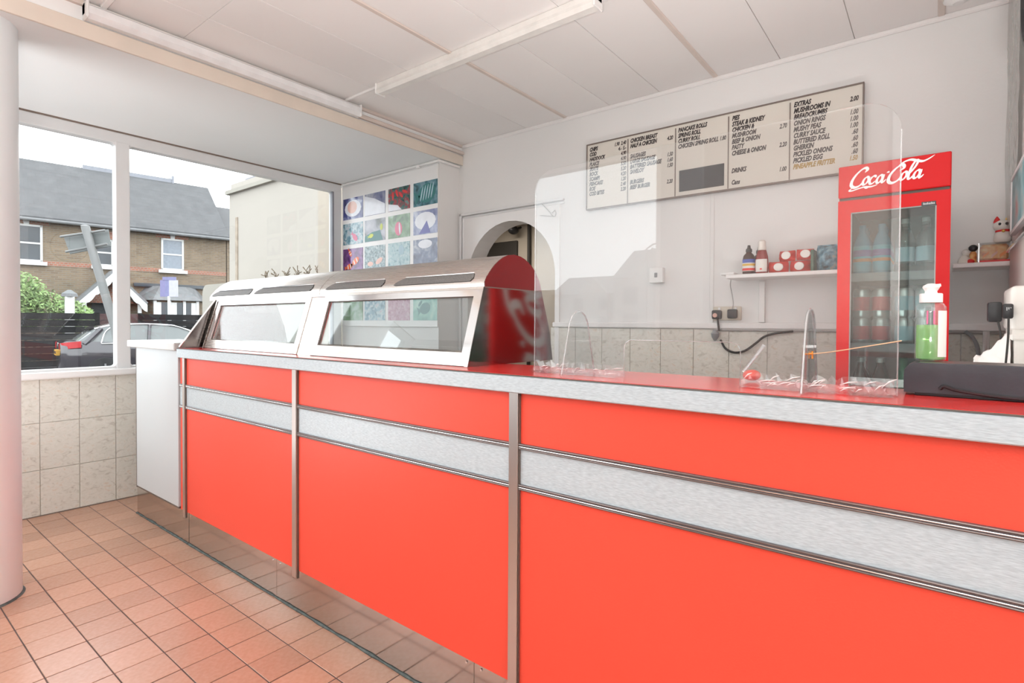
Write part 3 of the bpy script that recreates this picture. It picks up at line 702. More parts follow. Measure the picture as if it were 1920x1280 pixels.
MB().tube([(-0.2185, 1.282, 1.139), (-0.212, 1.276, 1.140), (-0.2055, 1.282, 1.141)], 0.002, 6).build('knot', 'rubber_orange', sn)
MB().tube([(-0.2065, 1.283, 1.146), (-0.206, 1.283, 1.130)], 0.0018, 6).build('loose_end', 'rubber_orange', sn)
scp = thing('scoop', 'coral red scoop with pale translucent handle lying behind the screen', 'scoop', (-0.36, 1.40, 1.062))
MB().ball((-0.355, 1.40, 1.078), 0.020, 0.03, 0.0135, 16, 8).build('bowl', 'coral_plastic', scp, smooth=True)
MB().tube([(-0.375, 1.402, 1.085), (-0.335, 1.43, 1.150)], [0.004, 0.005], 8).build('handle', 'perspex_edge', scp)

# ================================================================ black box, sanitiser
kb = thing('cash_tray', 'dark grey plastic box with rounded corners at the right end of the worktop', 'box', (0.10, 1.40, 1.062))
MB().prism([(-0.052, 1.068), (-0.052, 1.104)] + [(-0.030 - 0.022 * math.cos(R(a)), 1.104 + 0.022 * math.sin(R(a))) for a in (20, 40, 60, 75, 90)] + [(0.42, 1.126), (0.42, 1.068)], 'y', 1.345, 1.46).build('body', 'charcoal_plastic', kb)
MB().tube([(-0.051, 1.347, 1.075), (-0.051, 1.347, 1.104)] + [(-0.030 - 0.0215 * math.cos(R(a)), 1.347, 1.104 + 0.0215 * math.sin(R(a))) for a in (20, 40, 60, 75, 90)] + [(0.42, 1.347, 1.1255)], 0.002, 6).build('rim', 'charcoal_plastic', kb)
B(-0.028, 0.41, 1.350, 1.455, 1.1258, 1.1272).build('lid', 'rail_brown', kb)
B(-0.035, 0.41, 1.355, 1.45, 1.0625, 1.069).build('foot_strip', 'black_plastic', kb)
MB().tube(crom([(0.005, 1.343, 1.078), (0.012, 1.340, 1.084), (0.03, 1.340, 1.078), (0.08, 1.341, 1.0715), (0.14, 1.344, 1.068)], 6), 0.0035, 6).build('latch_wire', 'black_plastic', kb)
bt = thing('sanitiser_bottle', 'clear squeeze bottle half full of green gel standing on the dark box', 'bottle', (-0.012, 1.415, 1.1272))
bx, by, bz = -0.012, 1.415, 1.1272
MB().lathe([(0.020, 0.001), (0.0255, 0.004), (0.026, 0.012), (0.0255, 0.10), (0.0255, 0.112), (0.021, 0.119), (0.016, 0.121)], bx, by, bz, 28, 1.0, 0.72).build('bottle_body', 'bottle_clear', bt, smooth=True)
MB().lathe([(0.018, 0.003), (0.0238, 0.006), (0.0243, 0.014), (0.0238, 0.074), (0.023, 0.075)], bx, by, bz, 28, 1.0, 0.72).build('gel', 'gel_green', bt, smooth=True)
MB().lathe([(0.0195, 0.121), (0.0195, 0.138), (0.0185, 0.1395), (0.011, 0.1395), (0.010, 0.144), (0.0145, 0.152), (0.0135, 0.156), (0.006, 0.160)], bx, by, bz, 24).build('cap', 'white_plastic', bt, smooth=True)
MB().tube([(bx + 0.004, by, bz + 0.1545), (bx + 0.016, by, bz + 0.1565)], [0.004, 0.003], 8).build('nozzle', 'white_plastic', bt, smooth=True)
lab = MB(); lab.strip([[(bx + 0.0262 * math.cos(R(a)), by + 0.0262 * 0.72 * math.sin(R(a)), bz + z) for a in range(-62, 60, 12)] for z in (0.010, 0.104)]); lab.build('label', 'label_white', bt)
for k, a in enumerate((-104, -80)):
    lb = MB(); lb.strip([[(bx + 0.0264 * math.cos(R(q)), by + 0.0264 * 0.72 * math.sin(R(q)), bz + z) for q in (a, a + 6)] for z in (0.077, 0.104)]); lb.build('print', 'label_pink', bt)

# ================================================================ FRIDGE
YFR = 2.42
fx0, fx1, fzt = -0.308, 0.030, 1.806
fr = thing('drinks_fridge', 'tall red glass-door drinks fridge with white script lettering', 'fridge', (-0.139, 2.70, 0.0))
bodyw = 0.016
B(fx0, fx0 + bodyw, YFR + 0.03, 2.96, 0.06, 1.80).build('side_panel', 'fridge_red', fr)
B(fx1 - bodyw, fx1, YFR + 0.03, 2.96, 0.06, 1.80).build('side_panel', 'fridge_red', fr)
B(fx0 + bodyw, fx1 - bodyw, 2.935, 2.96, 0.06, 1.80).build('back_panel', 'fridge_inner', fr)
B(fx0 + bodyw, fx1 - bodyw, YFR + 0.05, 2.935, 1.675, 1.80).build('top_box', 'fridge_red', fr)
B(fx0 + bodyw, fx1 - bodyw, YFR + 0.05, 2.935, 0.06, 0.26).build('motor_box', 'fridge_red', fr)
for xx in (fx0 + 0.03, fx1 - 0.03):
    for yy in (YFR + 0.09, 2.92): MB().lathe([(0.016, 0.0), (0.016, 0.06)], xx, yy, 0, 12).build('foot', 'black_plastic', fr)
for xa, xb in ((fx0 + bodyw, fx0 + bodyw + .004), (fx1 - bodyw - .004, fx1 - bodyw)): B(xa, xb, YFR + 0.05, 2.935, 0.26, 1.675).build('liner', 'fridge_inner', fr)
hd = B(fx0, fx1, YFR, YFR + 0.055, 1.687, fzt, bevel=0.003).build('header', 'fridge_red', fr)
B(fx0 + 0.004, fx1 - 0.004, YFR + 0.012, YFR + 0.05, 1.676, 1.688).build('gap', 'dark_edge', fr)
dz0, dz1, gx0, gx1, gz0, gz1 = 0.12, 1.675, -0.266, -0.009, 0.24, 1.628
dr = MB().box(fx0, gx0, YFR, YFR + 0.028, dz0, dz1).box(gx1, fx1, YFR, YFR + 0.028, dz0, dz1).box(gx0, gx1, YFR, YFR + 0.028, gz1, dz1).box(gx0, gx1, YFR, YFR + 0.028, dz0, gz0).build('door', 'fridge_red', fr)
B(gx0 - 0.002, gx1 + 0.002, YFR + 0.006, YFR + 0.011, gz0 - 0.002, gz1 + 0.002).build('pane', 'fridge_glass', dr)
for q in ((gx0, gx0 + .004, gz0, gz1), (gx1 - .004, gx1, gz0, gz1), (gx0, gx1, gz1 - .004, gz1)): B(q[0], q[1], YFR + 0.002, YFR + 0.006, q[2], q[3]).build('gasket', 'shelf_wire', dr)
bg_ = B(-0.052, -0.011, YFR - 0.0015, YFR + 0.001, 1.6245, 1.6395, bevel=0.0006).build('badge', 'patch_dark', dr)
for k in range(9): B(-0.047 + k * 0.0037, -0.0445 + k * 0.0037, YFR - 0.002, YFR - 0.0012, 1.629, 1.6345 + 0.002 * (k % 3 == 0)).build('badge_mark', 'cap_grey', bg_)
SH = [1.390, 1.122, 0.835, 0.55]
for z in SH:
    o = MB().box(gx0 - 0.015, gx1 + 0.015, YFR + 0.06, 2.93, z - 0.012, z - 0.004).build('shelf', 'shelf_wire', fr)
    B(gx0 - 0.015, gx1 + 0.015, YFR + 0.055, YFR + 0.062, z - 0.02, z + 0.012).build('price_rail', 'grey_plastic', o)
# --- script lettering as calligraphic ribbons
def ribbon(mb, pts, thick=0.17, thin=0.055, nib=R(35), n=9, w_end=0.4):
    P = crom([(p[0], p[1], 0) for p in pts], n); L, Rr = [], []
    for i, p in enumerate(P):
        t = (P[min(i + 1, len(P) - 1)] - P[max(i - 1, 0)]); a = math.atan2(t.y, t.x)
        ww = thin + (thick - thin) * abs(math.sin(a - nib)); e = min(i, len(P) - 1 - i) / 5.0
        ww *= min(1.0, w_end + (1 - w_end) * e); nn = Vector((-math.sin(a), math.cos(a), 0)) * ww / 2
        L.append(p + nn); Rr.append(p - nn)
    return L, Rr
def script_strokes():
    def o_(x, s=1.0): return [(x + 0.32 * s, 0.92), (x + 0.10, 0.80), (x, 0.42), (x + 0.12, 0.06), (x + 0.34, 0.10), (x + 0.50, 0.48), (x + 0.42, 0.84), (x + 0.26, 0.92), (x + 0.16, 0.82)]
    def c_(x): return [(x + 0.50, 0.72), (x + 0.40, 0.92), (x + 0.18, 0.86), (x, 0.46), (x + 0.12, 0.08), (x + 0.36, 0.06), (x + 0.60, 0.32)]
    def a_(x): return o_(x) , [(x + 0.60, 0.95), (x + 0.54, 0.50), (x + 0.58, 0.10), (x + 0.72, 0.06), (x + 0.92, 0.35)]
    st = []
    st.append(([(1.22, 1.50), (1.36, 1.78), (1.16, 2.02), (0.78, 1.88), (0.38, 1.36), (0.16, 0.72), (0.22, 0.14), (0.62, -0.16), (1.10, -0.02), (1.42, 0.42)], 0.27))
    st.append(([(0.50, -0.10), (0.20, -0.46), (0.52, -0.52), (1.10, -0.36), (1.75, -0.24), (2.35, -0.30), (2.95, -0.16)], 0.16))
    st.append(([(1.62, -0.22), (1.95, -0.40), (2.20, -0.26)], 0.16))
    st.append((o_(1.35), 0.21)); st.append(([(1.60, 0.90), (1.80, 0.78), (2.05, 0.86)], 0.10)); st.append((c_(2.02), 0.21))
    a1 = a_(2.74); st.append((a1[0], 0.21)); st.append((a1[1], 0.21))
    st.append(([(3.50, 1.08), (3.62, 1.16), (3.76, 1.12)], 0.18))
    X = 3.72
    st.append(([(X + 1.02, 1.10), (X + 1.30, 1.38), (X + 1.22, 1.70), (X + 0.96, 1.78), (X + 0.50, 1.36), (X + 0.20, 0.72), (X + 0.24, 0.10), (X + 0.62, -0.18), (X + 1.08, -0.02), (X + 1.40, 0.42)], 0.27))
    st.append(([(X + 0.70, 1.66), (X + 1.10, 2.05), (X + 1.70, 2.22), (X + 2.35, 2.02), (X + 2.95, 1.86), (X + 3.45, 2.06), (X + 3.85, 2.38)], 0.22))
    st.append((o_(X + 1.34), 0.21)); st.append(([(X + 1.60, 0.90), (X + 1.82, 0.76), (X + 2.10, 0.95)], 0.10))
    st.append(([(X + 2.02, 0.50), (X + 2.40, 1.35), (X + 2.48, 1.95), (X + 2.26, 2.02), (X + 2.06, 1.40), (X + 2.04, 0.50), (X + 2.14, 0.08), (X + 2.34, 0.10), (X + 2.52, 0.40)], 0.22))
    a2 = a_(X + 2.56); st.append((a2[0], 0.21)); st.append((a2[1], 0.21))
    return st
def script_mesh(place, name, par, m='white_plastic'):
    mb = MB()
    for kk, (pts, th) in enumerate(script_strokes()):
        sh = [(p[0] + 0.30 * p[1], p[1]) for p in pts]
        th *= 1.42; L, Rr = ribbon(mb, sh, th, th * 0.36)
        top = [[place(p, 1 + 0.12 * kk + 0.004 * i_) for i_, p in enumerate(L)], [place(p, 1 + 0.12 * kk + 0.004 * i_) for i_, p in enumerate(Rr)]]
        bot = [[place(p, 0) for p in L], [place(p, 0) for p in Rr]]
        V = mb.strip([bot[0], top[0], top[1], bot[1]]); mb.bm.faces.new([V[q][0] for q in range(4)]); mb.bm.faces.new([V[q][-1] for q in range(4)])
        for q in range(len(L) - 1): mb.bm.faces.new((V[3][q], V[3][q + 1], V[0][q + 1], V[0][q]))
    return mb.build(name, m, par)
sc_ = 0.2455 / 7.9
script_mesh(lambda p, t: (-0.274 + p[0] * sc_ * 1.0, YFR - 0.0004 - 0.0009 * t, 1.7265 + p[1] * sc_ * 1.0), 'script_lettering', hd)
sc2 = 1.30 / 7.9
script_mesh(lambda p, t: (fx0 - 0.0003 - 0.001 * t, 2.885 - p[1] * sc2 * 1.0, 0.42 + p[0] * sc2), 'script_lettering', fr)
# contents ------------------------------------------------------
def bottle(name, label, cat, group, loc, h, r, body, capm, labm, lz=(0.25, 0.55), liquid=None, stripes=()):
    t = thing(name, label, cat, loc, group)
    prof = [(r * .92, 0), (r, h * .02), (r, h * .60), (r * .93, h * .66), (r * .72, h * .76), (r * .40, h * .86), (r * .37, h * .93)]
    MB().lathe(prof, 0, 0, 0, 18).build('bottle_body', body, t, smooth=True, local=True)
    MB().lathe([(r * .43, h * .925), (r * .43, h * .995), (r * .38, h)], 0, 0, 0, 14).build('cap', capm, t, smooth=True, local=True)
    MB().lathe([(r * 1.012, h * lz[0]), (r * 1.012, h * lz[1])], 0, 0, 0, 18, cap=False).build('label', labm, t, smooth=True, local=True)
    for (a, b_, m_) in stripes: MB().lathe([(r * 1.022, h * a), (r * 1.022, h * b_)], 0, 0, 0, 18, cap=False).build('label_band', m_, t, smooth=True, local=True)
    return t
def can(name, label, group, loc, body, bandm, h=0.112, r=0.029):
    t = thing(name, label, 'can', loc, group)
    MB().lathe([(r * .78, 0), (r, h * .07), (r, h * .90), (r * .84, h * .98), (r * .80, h)], 0, 0, 0, 18).build('can_body', body, t, smooth=True, local=True)
    MB().lathe([(r * 1.012, h * .25), (r * 1.012, h * .72)], 0, 0, 0, 18, cap=False).build('label_band', bandm, t, smooth=True, local=True)
    MB().lathe([(r * .75, h * .985), (r * .74, h * 1.0)], 0, 0, 0, 14).build('lid', 'can_silver', t, local=True)
    return t
CX = [-0.237, -0.174, -0.101, -0.039]; YI = [2.525, 2.60, 2.675]
def fill(mk, spots, gl):
    o = None
    for i, (x, y, z, lab) in enumerate(spots):
        if o is None: o = mk((x, y, z), lab)
        else: copy_tree(o, (x, y, z), lab, rotz=random.uniform(0, 6))
z1 = SH[0] - 0.0038
row = ['front', 'second', 'third']
fill(lambda l, lab: bottle('juice_bottle', lab, 'bottle', 'blue drinks on the top fridge shelf', l, 0.205, 0.030, 'juice_blue', 'juice_blue', 'cyan_label', (0.12, 0.60), stripes=((0.30, 0.36, 'label_orange'), (0.40, 0.52, 'label_purple'))),
     [(CX[a], YI[r], z1, f'blue drink bottle, {row[r]} in the {"leftmost" if a == 0 else "second"} file on the top fridge shelf') for a in (0, 1) for r in (0, 1, 2)], 1)
fill(lambda l, lab: bottle('water_bottle', lab, 'bottle', 'water on the top fridge shelf', l, 0.215, 0.030, 'bottle_clear', 'cap_grey', 'water_label', (0.25, 0.50)),
     [(CX[a], YI[r], z1, f'clear water bottle, {row[r]} in the {"third" if a == 2 else "rightmost"} file on the top fridge shelf') for a in (2, 3) for r in (0, 1, 2)], 1)
z2 = SH[1] - 0.0038; hh = 0.1125
lv = ['lower', 'upper']
fill(lambda l, lab: can('drink_can', lab, 'red cans on the middle fridge shelf', l, 'can_silver', 'can_red'),
     [(CX[a], YI[r], z2 + hh * k, f'red drink can, {lv[k]} tier, {row[r]} in the {"leftmost" if a == 0 else "second"} file of the middle shelf') for a in (0, 1) for r in (0, 1) for k in (0, 1)], 1)
fill(lambda l, lab: can('drink_can', lab, 'silver cans on the middle fridge shelf', l, 'can_silver', 'water_label'),
     [(CX[a], YI[r], z2 + hh * k, f'silver drink can, {lv[k]} tier, {row[r]} in the {"third" if a == 2 else "rightmost"} file of the middle shelf') for a in (2, 3) for r in (0, 1) for k in (0, 1)], 1)
z3 = SH[2] - 0.0038
fill(lambda l, lab: bottle('cola_bottle', lab, 'bottle', 'dark bottles on the lower fridge shelf', l, 0.245, 0.0295, 'cola_dark', 'can_silver', 'label_red', (0.45, 0.62)),
     [(CX[a], YI[r], z3, f'dark cola bottle, {row[r]} in the {"leftmost" if a == 0 else "second"} file of the lower fridge shelf') for a in (0, 1) for r in (0, 1)], 1)
fill(lambda l, lab: bottle('green_bottle', lab, 'bottle', 'green bottles on the lower fridge shelf', l, 0.245, 0.0285, 'green_bottle', 'green_bottle', 'green_bottle', (0.40, 0.60)),
     [(CX[a], YI[r], z3, f'green bottle, {row[r]} in the {"third" if a == 2 else "rightmost"} file of the lower fridge shelf') for a in (2, 3) for r in (0, 1)], 1)

# ================================================================ MENU BOARD
def text_mesh(s, size, m, name, par, place_x, y, z, sx=1.0, shear=0.25, align='LEFT', bold=0.0, depth=0.0006, line=1.0):
    cu = bpy.data.curves.new('t', 'FONT'); cu.body = s; cu.size = size; cu.shear = shear; cu.align_x = align; cu.offset = bold; cu.extrude = depth; cu.resolution_u = 2; cu.space_line = line
    ob = bpy.data.objects.new('t', cu); C.objects.link(ob)
    me = bpy.data.meshes.new_from_object(ob); bpy.data.objects.remove(ob); bpy.data.curves.remove(cu)
    for v in me.vertices:
        x_, y_, z_ = v.co; v.co = (place_x + x_ * sx, y - z_, z + y_)
    off = ORG[par.name]
    for v in me.vertices: v.co -= off
    me.name = name; me.materials.clear(); me.materials.append(MATS[m])
    o = bpy.data.objects.new(name, me); C.objects.link(o); o.parent = par; ORG[o.name] = off
    return o
YM = 3.170
mn = thing('menu_board', 'long cream price board lettered in black, high on the back wall', 'sign', (-1.08, YM + 0.015, 1.962))
B(-1.855, -0.306, YM, YM + 0.024, 1.964, 2.389).build('board', 'menu_board', mn)
for q in ((-1.860, -0.300, 2.387, 2.394), (-1.860, -0.300, 1.959, 1.966)): B(q[0], q[1], YM - 0.006, YM + 0.025, q[2], q[3]).build('frame_strip', 'bronze_frame', mn)
for xx in (-1.860, -0.306): B(xx, xx + 0.006, YM - 0.006, YM + 0.025, 1.964, 2.389).build('frame_strip', 'bronze_frame', mn)
for xx in (-1.560, -1.250, -0.943, -0.629): B(xx - 0.0025, xx + 0.0025, YM - 0.004, YM, 1.968, 2.372).build('divider', 'bronze_frame', mn)
B(-1.225, -0.965, YM - 0.003, YM, 1.990, 2.115).build('blank_patch', 'patch_dark', mn)
LH = 0.0325
def column(x, xp, z, rows, sz=0.0345):
    for k, rw in enumerate(rows):
        t, p, inkm = (rw + ('', 'ink_black'))[:3] if len(rw) == 2 and False else (rw[0], rw[1] if len(rw) > 1 else '', rw[2] if len(rw) > 2 else 'ink_black')
        zz = z - k * LH
        if t: text_mesh(t, sz, inkm, 'lettering', mn, x, YM - 0.0008, zz, 0.64, 0.30, 'LEFT', 0.0016)
        if p: text_mesh(p, sz * 0.95, inkm, 'price', mn, xp, YM - 0.0008, zz, 0.62, 0.30, 'RIGHT', 0.0010)
column(-1.838, -1.575, 2.345, [('CHIPS', '1.90  2.40'), ('COD', '4.-  5.-'), ('HADDOCK', '4.90'), ('PLAICE', '4.90'), ('SKATE', '5.50'), ('ROCK', '5.20'), ('SCAMPI', '4.20'), ('FISHCAKE', '1.20'), ('ROE', '2.40'), ('COD BITES', '2.20')])
column(-1.545, -1.268, 2.345, [('CHICKEN BREAST', ''), ('HALF A CHICKEN', '4.20'), ('', ''), ('SAUSAGES', ''), ('LARGE SAUSAGE', '1.50'), ('BATTERED SAUSAGE', '1.60'), ('SAVELOY', '1.50'), ('', ''), ('BURGERS', ''), ('BEEF BURGER', '2.20')])
column(-1.235, -0.958, 2.345, [('PANCAKE ROLLS', ''), ('SPRING ROLL', ''), ('CURRY ROLL', ''), ('CHICKEN SPRING ROLL', '1.80'), ('', ''), ('', '')])
column(-0.925, -0.645, 2.345, [('PIES', ''), ('STEAK & KIDNEY', ''), ('CHICKEN &', ''), ('MUSHROOM', '2.70'), ('BEEF & ONION', ''), ('PASTY', ''), ('CHEESE & ONION', '2.20'), ('', ''), ('', ''), ('DRINKS', ''), ('', '1.00'), ('Cans', '')])
column(-0.612, -0.325, 2.345, [('EXTRAS', ''), ('MUSHROOMS IN', '2.00'), ('BREADCRUMBS', ''), ('ONION RINGS', '1.00'), ('MUSHY PEAS', '1.00'), ('CURRY SAUCE', '1.00'), ('BUTTERED ROLL', '.60'), ('GHERKIN', '.60'), ('PICKLED ONIONS', '.60'), ('PICKLED EGG', '.60'), ('PINEAPPLE FRITTER', '1.50', 'ink_gold')])

# ================================================================ POSTER BOARD of fish photographs
pb = thing('picture_board', 'white board with a grid of sea life photographs beside the window', 'board', (-3.68, YP - 0.004, 1.15))
B(-4.318, -3.066, YP - 0.010, YP - 0.0005, 1.17, 2.434, bevel=0.001).build('board', 'white_gloss', pb)
DK = (0.02, 0.02, 0.06)
pic = {
 'p_navy': [(0.3, (0.015, 0.02, 0.12)), (0.5, (0.05, 0.06, 0.30)), (0.62, (0.40, 0.45, 0.70)), (0.8, (0.70, 0.72, 0.85))],
 'p_grey': [(0.3, (0.05, 0.06, 0.20)), (0.5, (0.30, 0.33, 0.50)), (0.7, (0.68, 0.70, 0.78))],
 'p_redgreen': [(0.30, (0.02, 0.03, 0.03)), (0.45, (0.06, 0.22, 0.20)), (0.56, (0.50, 0.06, 0.09)), (0.7, (0.20, 0.45, 0.42))],
 'p_tealstripe': [(0.3, (0.015, 0.05, 0.045)), (0.5, (0.10, 0.28, 0.34)), (0.7, (0.30, 0.50, 0.58))],
 'p_reef': [(0.3, (0.04, 0.13, 0.17)), (0.46, (0.25, 0.45, 0.55)), (0.6, (0.62, 0.75, 0.80)), (0.75, (0.55, 0.25, 0.40))],
 'p_lilac': [(0.3, (0.07, 0.09, 0.07)), (0.5, (0.45, 0.47, 0.55)), (0.7, (0.66, 0.67, 0.75))],
 'p_kelp': [(0.3, (0.03, 0.10, 0.04)), (0.5, (0.20, 0.38, 0.18)), (0.7, (0.60, 0.72, 0.66))],
 'p_blue': [(0.3, (0.04, 0.05, 0.26)), (0.5, (0.40, 0.45, 0.70)), (0.7, (0.76, 0.80, 0.88))],
 'p_violet': [(0.3, (0.05, 0.01, 0.08)), (0.5, (0.18, 0.04, 0.25)), (0.7, (0.34, 0.12, 0.42))],
 'p_pebble': [(0.3, (0.05, 0.09, 0.10)), (0.5, (0.28, 0.42, 0.46)), (0.7, (0.66, 0.74, 0.76))],
 'p_aqua': [(0.3, (0.10, 0.22, 0.25)), (0.45, (0.34, 0.56, 0.60)), (0.7, (0.62, 0.76, 0.78))],
 'p_shoal': [(0.3, (0.05, 0.06, 0.14)), (0.5, (0.17, 0.21, 0.36)), (0.7, (0.62, 0.66, 0.74))],
 'p_pink': [(0.3, (0.40, 0.12, 0.22)), (0.5, (0.62, 0.30, 0.42)), (0.7, (0.75, 0.50, 0.58))],
 'p_turtle': [(0.3, (0.05, 0.22, 0.18)), (0.5, (0.20, 0.55, 0.45)), (0.7, (0.42, 0.72, 0.62))],
 'p_sand': [(0.3, (0.25, 0.22, 0.15)), (0.5, (0.50, 0.45, 0.35)), (0.7, (0.70, 0.68, 0.60))],
}
scs = {'p_redgreen': 20, 'p_tealstripe': 14, 'p_reef': 26, 'p_pebble': 45, 'p_aqua': 30, 'p_shoal': 12, 'p_pink': 55, 'p_violet': 18, 'p_sand': 30}
for k_, st_ in pic.items(): ramp_mat(k_, [(p_, tuple(c_ * 0.72 for c_ in q_)) for p_, q_ in st_], 0.12, scs.get(k_, 9.0), 4.0, distortion=0.6, stretch=(1, 1, 4) if k_ in ('p_tealstripe', 'p_violet') and False else None, coat=0.3)
mat('fish_orange', (0.75, 0.13, 0.03), 0.15); mat('fish_white', (0.80, 0.76, 0.70), 0.15); mat('fish_yellow', (0.55, 0.62, 0.05), 0.15); mat('fish_pink', (0.70, 0.16, 0.28), 0.15)
mat('fish_peach', (0.80, 0.50, 0.42), 0.15); mat('fish_blue', (0.10, 0.10, 0.38), 0.15); mat('fish_teal', (0.05, 0.20, 0.20), 0.15); mat('pale_glow', (0.76, 0.78, 0.84), 0.15)
grid = [['p_navy', 'p_grey', 'p_redgreen', 'p_tealstripe'], ['p_reef', 'p_lilac', 'p_kelp', 'p_blue'], ['p_violet', 'p_pebble', 'p_aqua', 'p_shoal'], ['p_navy', 'p_sand', 'p_aqua', 'p_reef'], ['p_kelp', 'p_reef', 'p_pink', 'p_turtle']]
PX = [-4.297, -3.980, -3.660, -3.345]; PWd = [0.292, 0.281, 0.274, 0.277]; PZ = [2.323, 2.096, 1.868, 1.640, 1.412]; PH = 0.190
def blob(cx, cz, rx, rz, m, par, name='fish', tail=0, ang=0.0, d=0.0):
    pts = []
    for k in range(16):
        a = 2 * math.pi * k / 16; u_, v_ = rx * math.cos(a), rz * math.sin(a)
        pts.append((cx + u_ * math.cos(ang) - v_ * math.sin(ang), cz + u_ * math.sin(ang) + v_ * math.cos(ang)))
    y0 = YP - 0.0126 - d
    mb = MB().prism(pts, 'y', y0, y0 + 0.0008)
    if tail:
        s = -tail
        tp_ = [(s * rx * 0.8, 0), (s * rx * 1.5, rz * .8), (s * rx * 1.35, 0), (s * rx * 1.5, -rz * .8)]
        mb.prism([(cx + u_ * math.cos(ang) - v_ * math.sin(ang), cz + u_ * math.sin(ang) + v_ * math.cos(ang)) for u_, v_ in tp_], 'y', y0, y0 + 0.0008)
    return mb.build(name, m, par)
for r_ in range(5):
    for c_ in range(4):
        xa, za = PX[c_], PZ[r_]
        p_ = B(xa, xa + PWd[c_], YP - 0.0118, YP - 0.0098, za - PH, za).build('picture', grid[r_][c_], pb)
        cx, cz = xa + PWd[c_] / 2, za - PH / 2
        key = (r_, c_)
        if key == (0, 0): blob(cx, cz + 0.0, 0.12, 0.075, 'pale_glow', p_, 'light_patch'); blob(cx - 0.01, cz + 0.01, 0.07, 0.055, 'fish_peach', p_, 'fish', 0, 0, .0004)
        if key == (0, 1): MB().prism([(xa + .003, za - PH + .003), (xa + PWd[c_] - .003, za - PH + .003), (xa + PWd[c_] - .003, za - 0.11), (cx, za - 0.05), (xa + .003, za - 0.015)], 'y', YP - 0.0126, YP - 0.0118).build('light_patch', 'pale_glow', p_)
        if key == (0, 2):
            MB().prism([(xa + .003, za - PH + .003), (xa + .17, za - PH + .003), (xa + .12, za - 0.145), (xa + .003, za - 0.125)], 'y', YP - 0.0126, YP - 0.0118).build('light_patch', 'pale_glow', p_)
            for k in range(4): blob(xa + 0.06 + 0.05 * k, cz + 0.03 + 0.02 * (k % 2), 0.012, 0.035, 'label_red', p_, 'coral', 0, 0.4 * k)
        if key == (0, 3):
            blob(cx + 0.02, cz, 0.10, 0.075, 'fish_teal', p_, 'fish', 1, 0.2)
            for k in range(5): blob(cx - 0.04 + k * 0.03, cz + 0.004 * k, 0.006, 0.062, 'water_label', p_, 'stripe', 0, -0.25, .0004)
        if key == (1, 0): blob(cx + 0.03, cz - 0.035, 0.045, 0.025, 'fish_pink', p_, 'fish', 1, -0.7)
        if key == (1, 1):
            MB().prism([(xa + .003, za - PH + .003), (xa + .25, za - PH + .003), (xa + .21, cz - 0.005), (xa + .10, cz - 0.015), (xa + .003, za - PH + .05)], 'y', YP - 0.0126, YP - 0.0118).build('dark_rock', 'fish_teal', p_)
            blob(cx - 0.05, cz - 0.045, 0.032, 0.018, 'fish_yellow', p_, 'fish', 1, 0.2, .0004); blob(cx + 0.09, cz + 0.02, 0.018, 0.028, 'fish_yellow', p_, 'fish', 0, 0, .0004)
        if key == (1, 2): blob(cx - 0.005, cz - 0.02, 0.045, 0.058, 'fish_pink', p_, 'fish', 0, 0.1); blob(cx + 0.01, cz - 0.02, 0.010, 0.05, 'pale_glow', p_, 'stripe', 0, 0.1, .0004)
        if key == (1, 3): blob(cx, cz + 0.01, 0.12, 0.07, 'pale_glow', p_, 'light_patch'); MB().prism([(cx - 0.07, za - PH + .006), (cx + 0.06, za - PH + .006), (cx + 0.02, cz + .01)], 'y', YP - 0.0131, YP - 0.0124).build('manta', 'fish_blue', p_)
        if key == (2, 0):
            for k, (dx, dz, s, an) in enumerate(((0.04, -0.02, 0.055, 0.5), (-0.05, -0.065, 0.05, 0.2), (-0.04, 0.055, 0.035, -1.0))):
                blob(cx + dx, cz + dz, s, s * 0.5, 'fish_orange', p_, 'fish', 1, an)
                for q in (-0.4, 0.35): blob(cx + dx + q * s * math.cos(an), cz + dz + q * s * math.sin(an), s * 0.12, s * 0.46, 'fish_white', p_, 'stripe', 0, an, .0004)
        if key == (2, 1): blob(cx - 0.06, cz - 0.06, 0.04, 0.02, 'fish_peach', p_, 'coral'); blob(cx + 0.06, cz - 0.04, 0.05, 0.022, 'fish_peach', p_, 'coral', 0, 0.4)
        if key == (2, 2): blob(cx + 0.03, cz + 0.03, 0.035, 0.04, 'water_label', p_, 'jellyfish')
        if key == (2, 3): blob(cx, cz + 0.055, 0.08, 0.035, 'pale_glow', p_, 'light_patch')
        if key == (4, 3): blob(cx, cz, 0.06, 0.045, 'fish_teal', p_, 'turtle', 1, 0.3); blob(cx - 0.055, cz + 0.04, 0.03, 0.012, 'fish_teal', p_, 'flipper', 0, 0.8)

